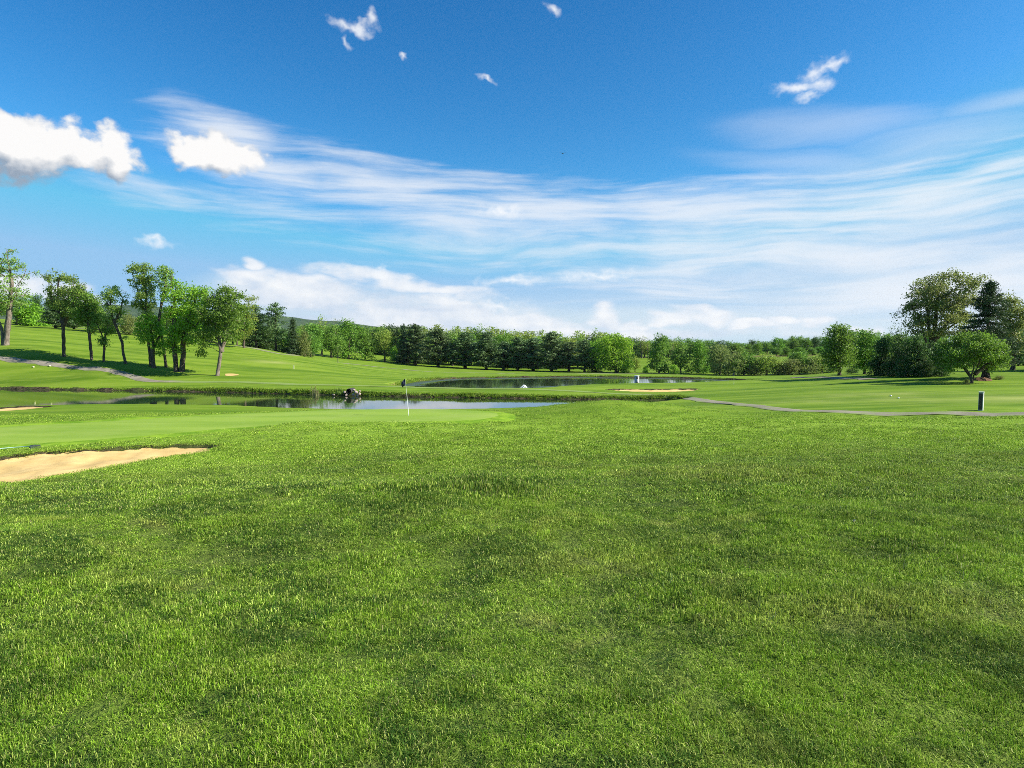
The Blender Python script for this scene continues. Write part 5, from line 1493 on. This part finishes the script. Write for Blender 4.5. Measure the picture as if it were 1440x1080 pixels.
# high cirrus veil: long streaks
wob = b.vmath('SCALE', b.vmath('SUBTRACT', b.noise(b.mapping(P, scale=(1.2, 4, 1)), 1.5, 3, 0.5, color=True), (.5, .5, .5)), scale=0.10)
Pw = b.vmath('ADD', P, wob)
st1 = b.noise(b.mapping(Pw, rot=(0, 0, math.radians(9)), scale=(1.6, 16, 1)), 2.1, 6, 0.62)
st2 = b.noise(b.mapping(Pw, rot=(0, 0, math.radians(5)), scale=(3.0, 40, 1)), 1.7, 6, 0.62)
st = b.math('ADD', b.math('MULTIPLY', st1, 0.50), b.math('MULTIPLY', st2, 0.34))
st = b.math('ADD', st, b.math('MULTIPLY', b.noise(b.mapping(Pw, rot=(0, 0, math.radians(14)), scale=(1, 3.0, 1)), 9.0, 5, 0.65), 0.16))
veil = blob_field(b, Pw, [(310, 180, 150, 44, 12), (370, 235, 250, 56, 10), (560, 272, 330, 80, 9), (760, 305, 420, 90, 6), (1000, 310, 420, 95, 3), (1280, 285, 420, 85, -2), (1380, 245, 200, 40, -4), (640, 328, 380, 42, 4, .8), (1100, 360, 620, 60, 2), (1300, 400, 620, 90, 0), (230, 288, 200, 34, 4, .62), (430, 308, 260, 44, 5, .7), (800, 362, 360, 34, 2, .75), (330, 205, 210, 70, 10, .75), (640, 350, 460, 46, 3, .62), (1000, 395, 620, 56, 1, .7), (1250, 330, 420, 80, 0, .8)])
va = b.mapr(b.math('ADD', b.math('MULTIPLY', veil, 0.95), b.math('MULTIPLY', b.math('SUBTRACT', st, 0.5), 2.7)), 0.10, 1.05)
va = b.math('MULTIPLY', b.math('MULTIPLY', va, 0.78), b.mapr(veil, 0.0, 0.25))
faint = blob_field(b, Pw, [(1150, 172, 240, 40, 5), (1400, 146, 170, 26, -1), (1130, 222, 240, 36, 7), (1300, 200, 240, 50, 0), (1400, 148, 90, 14, -1)])
fa = b.math('MULTIPLY', b.mapr(b.math('ADD', faint, b.math('MULTIPLY', b.math('SUBTRACT', st, 0.5), 1.2)), 0.0, 1.0), b.mapr(faint, 0.0, 0.5))
fa = b.math('MULTIPLY', fa, 0.30)
# pale wash low on the right and along the horizon
low = blob_field(b, P, [(1350, 440, 760, 150, 0), (950, 475, 900, 95, 0)])
lowa = b.math('MULTIPLY', b.mapr(low, 0.0, 0.8), 0.66)
lowb = blob_field(b, Pw, [(600, 452, 340, 56, 4), (440, 430, 200, 44, 4), (950, 458, 360, 34, 0), (1200, 462, 260, 24, 0)])
lowba = b.math('MULTIPLY', b.mapr(lowb, 0.0, 0.55), 0.72)
hz = b.math('ADD', b.math('MULTIPLY', b.mapr(E_, 0.14, 0.0), 0.16), b.math('MULTIPLY', b.mapr(E_, 0.07, 0.0), 0.55))
CW = (4.82, 4.98, 5.21)
col = b.mix(hz, base, (2.6, 3.85, 4.85))
col = b.mix(lowa, col, (3.5, 4.22, 4.80))
col = b.mix(lowba, col, (3.6, 4.32, 4.82))
col = b.mix(fa, col, CW)
col = b.mix(va, col, CW)

def cumulus(g, col, lo, hi, d1, d2, k1, k2, bright, shade, base_lvl, alpha=1.0, tex=26):
    d = grp(g, P)
    s2 = grp(g, b.vmath('ADD', P, d2))
    lit = b.math('ADD', base_lvl, b.math('MULTIPLY', b.math('SUBTRACT', d, s2), k2))
    lit = b.math('ADD', lit, b.math('MULTIPLY', b.math('SUBTRACT', b.noise(P, tex, 5, 0.6), 0.5), 0.9), clamp=True)
    cc = b.mix(lit, shade, bright)
    return b.mix(b.math('MULTIPLY', b.mapr(d, lo, hi), alpha), col, cc)

# piled clouds far off above the trees
gb = cloud_group("bank_cloud", [(420, 415, 150, 30, 6), (520, 400, 130, 22, 8), (600, 412, 130, 18, 10), (650, 440, 190, 24, 6), (720, 452, 160, 22, 3), (560, 450, 260, 34, 0), (350, 392, 60, 18, 0), (362, 378, 20, 12), (850, 440, 34, 20), (880, 452, 60, 16), (940, 447, 60, 14), (1000, 450, 50, 14, 8), (1100, 455, 40, 9), (1140, 450, 36, 13), (1215, 453, 40, 10), (20, 395, 70, 30), (90, 415, 60, 22), (150, 432, 70, 22), (800, 468, 400, 22), (1060, 462, 60, 10)], 22, 0.10, 1.7, 2.6)
col = cumulus(gb, col, 0.05, 0.66, (0.004, 0.010, 0), (0.0, 0.028, 0), 1.6, 0.6, (5.54, 5.49, 5.43), (3.2, 3.75, 4.6), 0.40, 0.86, 44)
# the near fair-weather cumulus on the left
gc = cloud_group("cumulus_cloud", [(10, 200, 90, 66), (-40, 195, 130, 80), (60, 206, 85, 56), (85, 194, 52, 42), (125, 212, 74, 46), (165, 214, 48, 46), (5, 165, 34, 34), (165, 236, 34, 24), (300, 210, 84, 32), (285, 203, 48, 24), (345, 213, 46, 22), (265, 216, 40, 18)], 26, 0.075, 1.35, 1.2)
col = cumulus(gc, col, 0.10, 0.50, (0.006, 0.010, 0), (0.003, 0.045, 0), 0.7, 1.2, (5.35, 5.28, 5.2), (1.7, 2.1, 2.65), 0.36)
# torn scraps
gs = cloud_group("scrap_cloud", [(485, 38, 34.8, 13.5, 10), (508, 42, 34.8, 13.5, 0), (522, 28, 14.5, 21.0, -10), (488, 60, 17.4, 9.0, 30), (1120, 122, 46.4, 16.5, 4), (1142, 100, 34.8, 18.0, -30), (1150, 118, 34.8, 19.5), (1165, 88, 43.5, 13.5, -15), (1140, 134, 31.9, 9.0, -10), (777, 10, 20.3, 15.0, 30), (684, 108, 17.4, 7.5, 20), (705, 298, 43.5, 13.5, 4), (720, 392, 72.5, 15.0, -4), (840, 388, 72.5, 15.0), (540, 372, 17.4, 9.0), (568, 86, 10.2, 7.5), (212, 341, 34.8, 12.0), (226, 344, 46.4, 13.5), (700, 430, 43.5, 12.0)], 46, 0.045, 1.35, 1.15)
col = cumulus(gs, col, 0.10, 1.15, (0.004, 0.007, 0), (0.002, 0.015, 0), 0.8, 0.3, (5.60, 5.60, 5.60), (3.92, 4.37, 4.93), 0.72, 0.78)
nt.links.new(col, bg.inputs["Color"]); bg.inputs["Strength"].default_value = 0.10
nt.links.new(bg.outputs[0], wout.inputs["Surface"])

SC.view_settings.view_transform = 'Standard'; SC.view_settings.look = 'None'
SC.view_settings.exposure = 0.9; SC.view_settings.gamma = 1.0
SC.render.engine = 'CYCLES'
cy = SC.cycles
cy.max_bounces = 6; cy.volume_bounces = 0; cy.diffuse_bounces = 3; cy.glossy_bounces = 3; cy.transmission_bounces = 4; cy.transparent_max_bounces = 6
cy.sample_clamp_indirect = 6.0
cy.use_denoising = False
cy.denoiser = 'OPENIMAGEDENOISE'
cy.denoising_input_passes = 'RGB_ALBEDO_NORMAL'
cy.denoising_prefilter = 'ACCURATE'
cy.filter_width = 0.9
SC.render.filter_size = 0.9
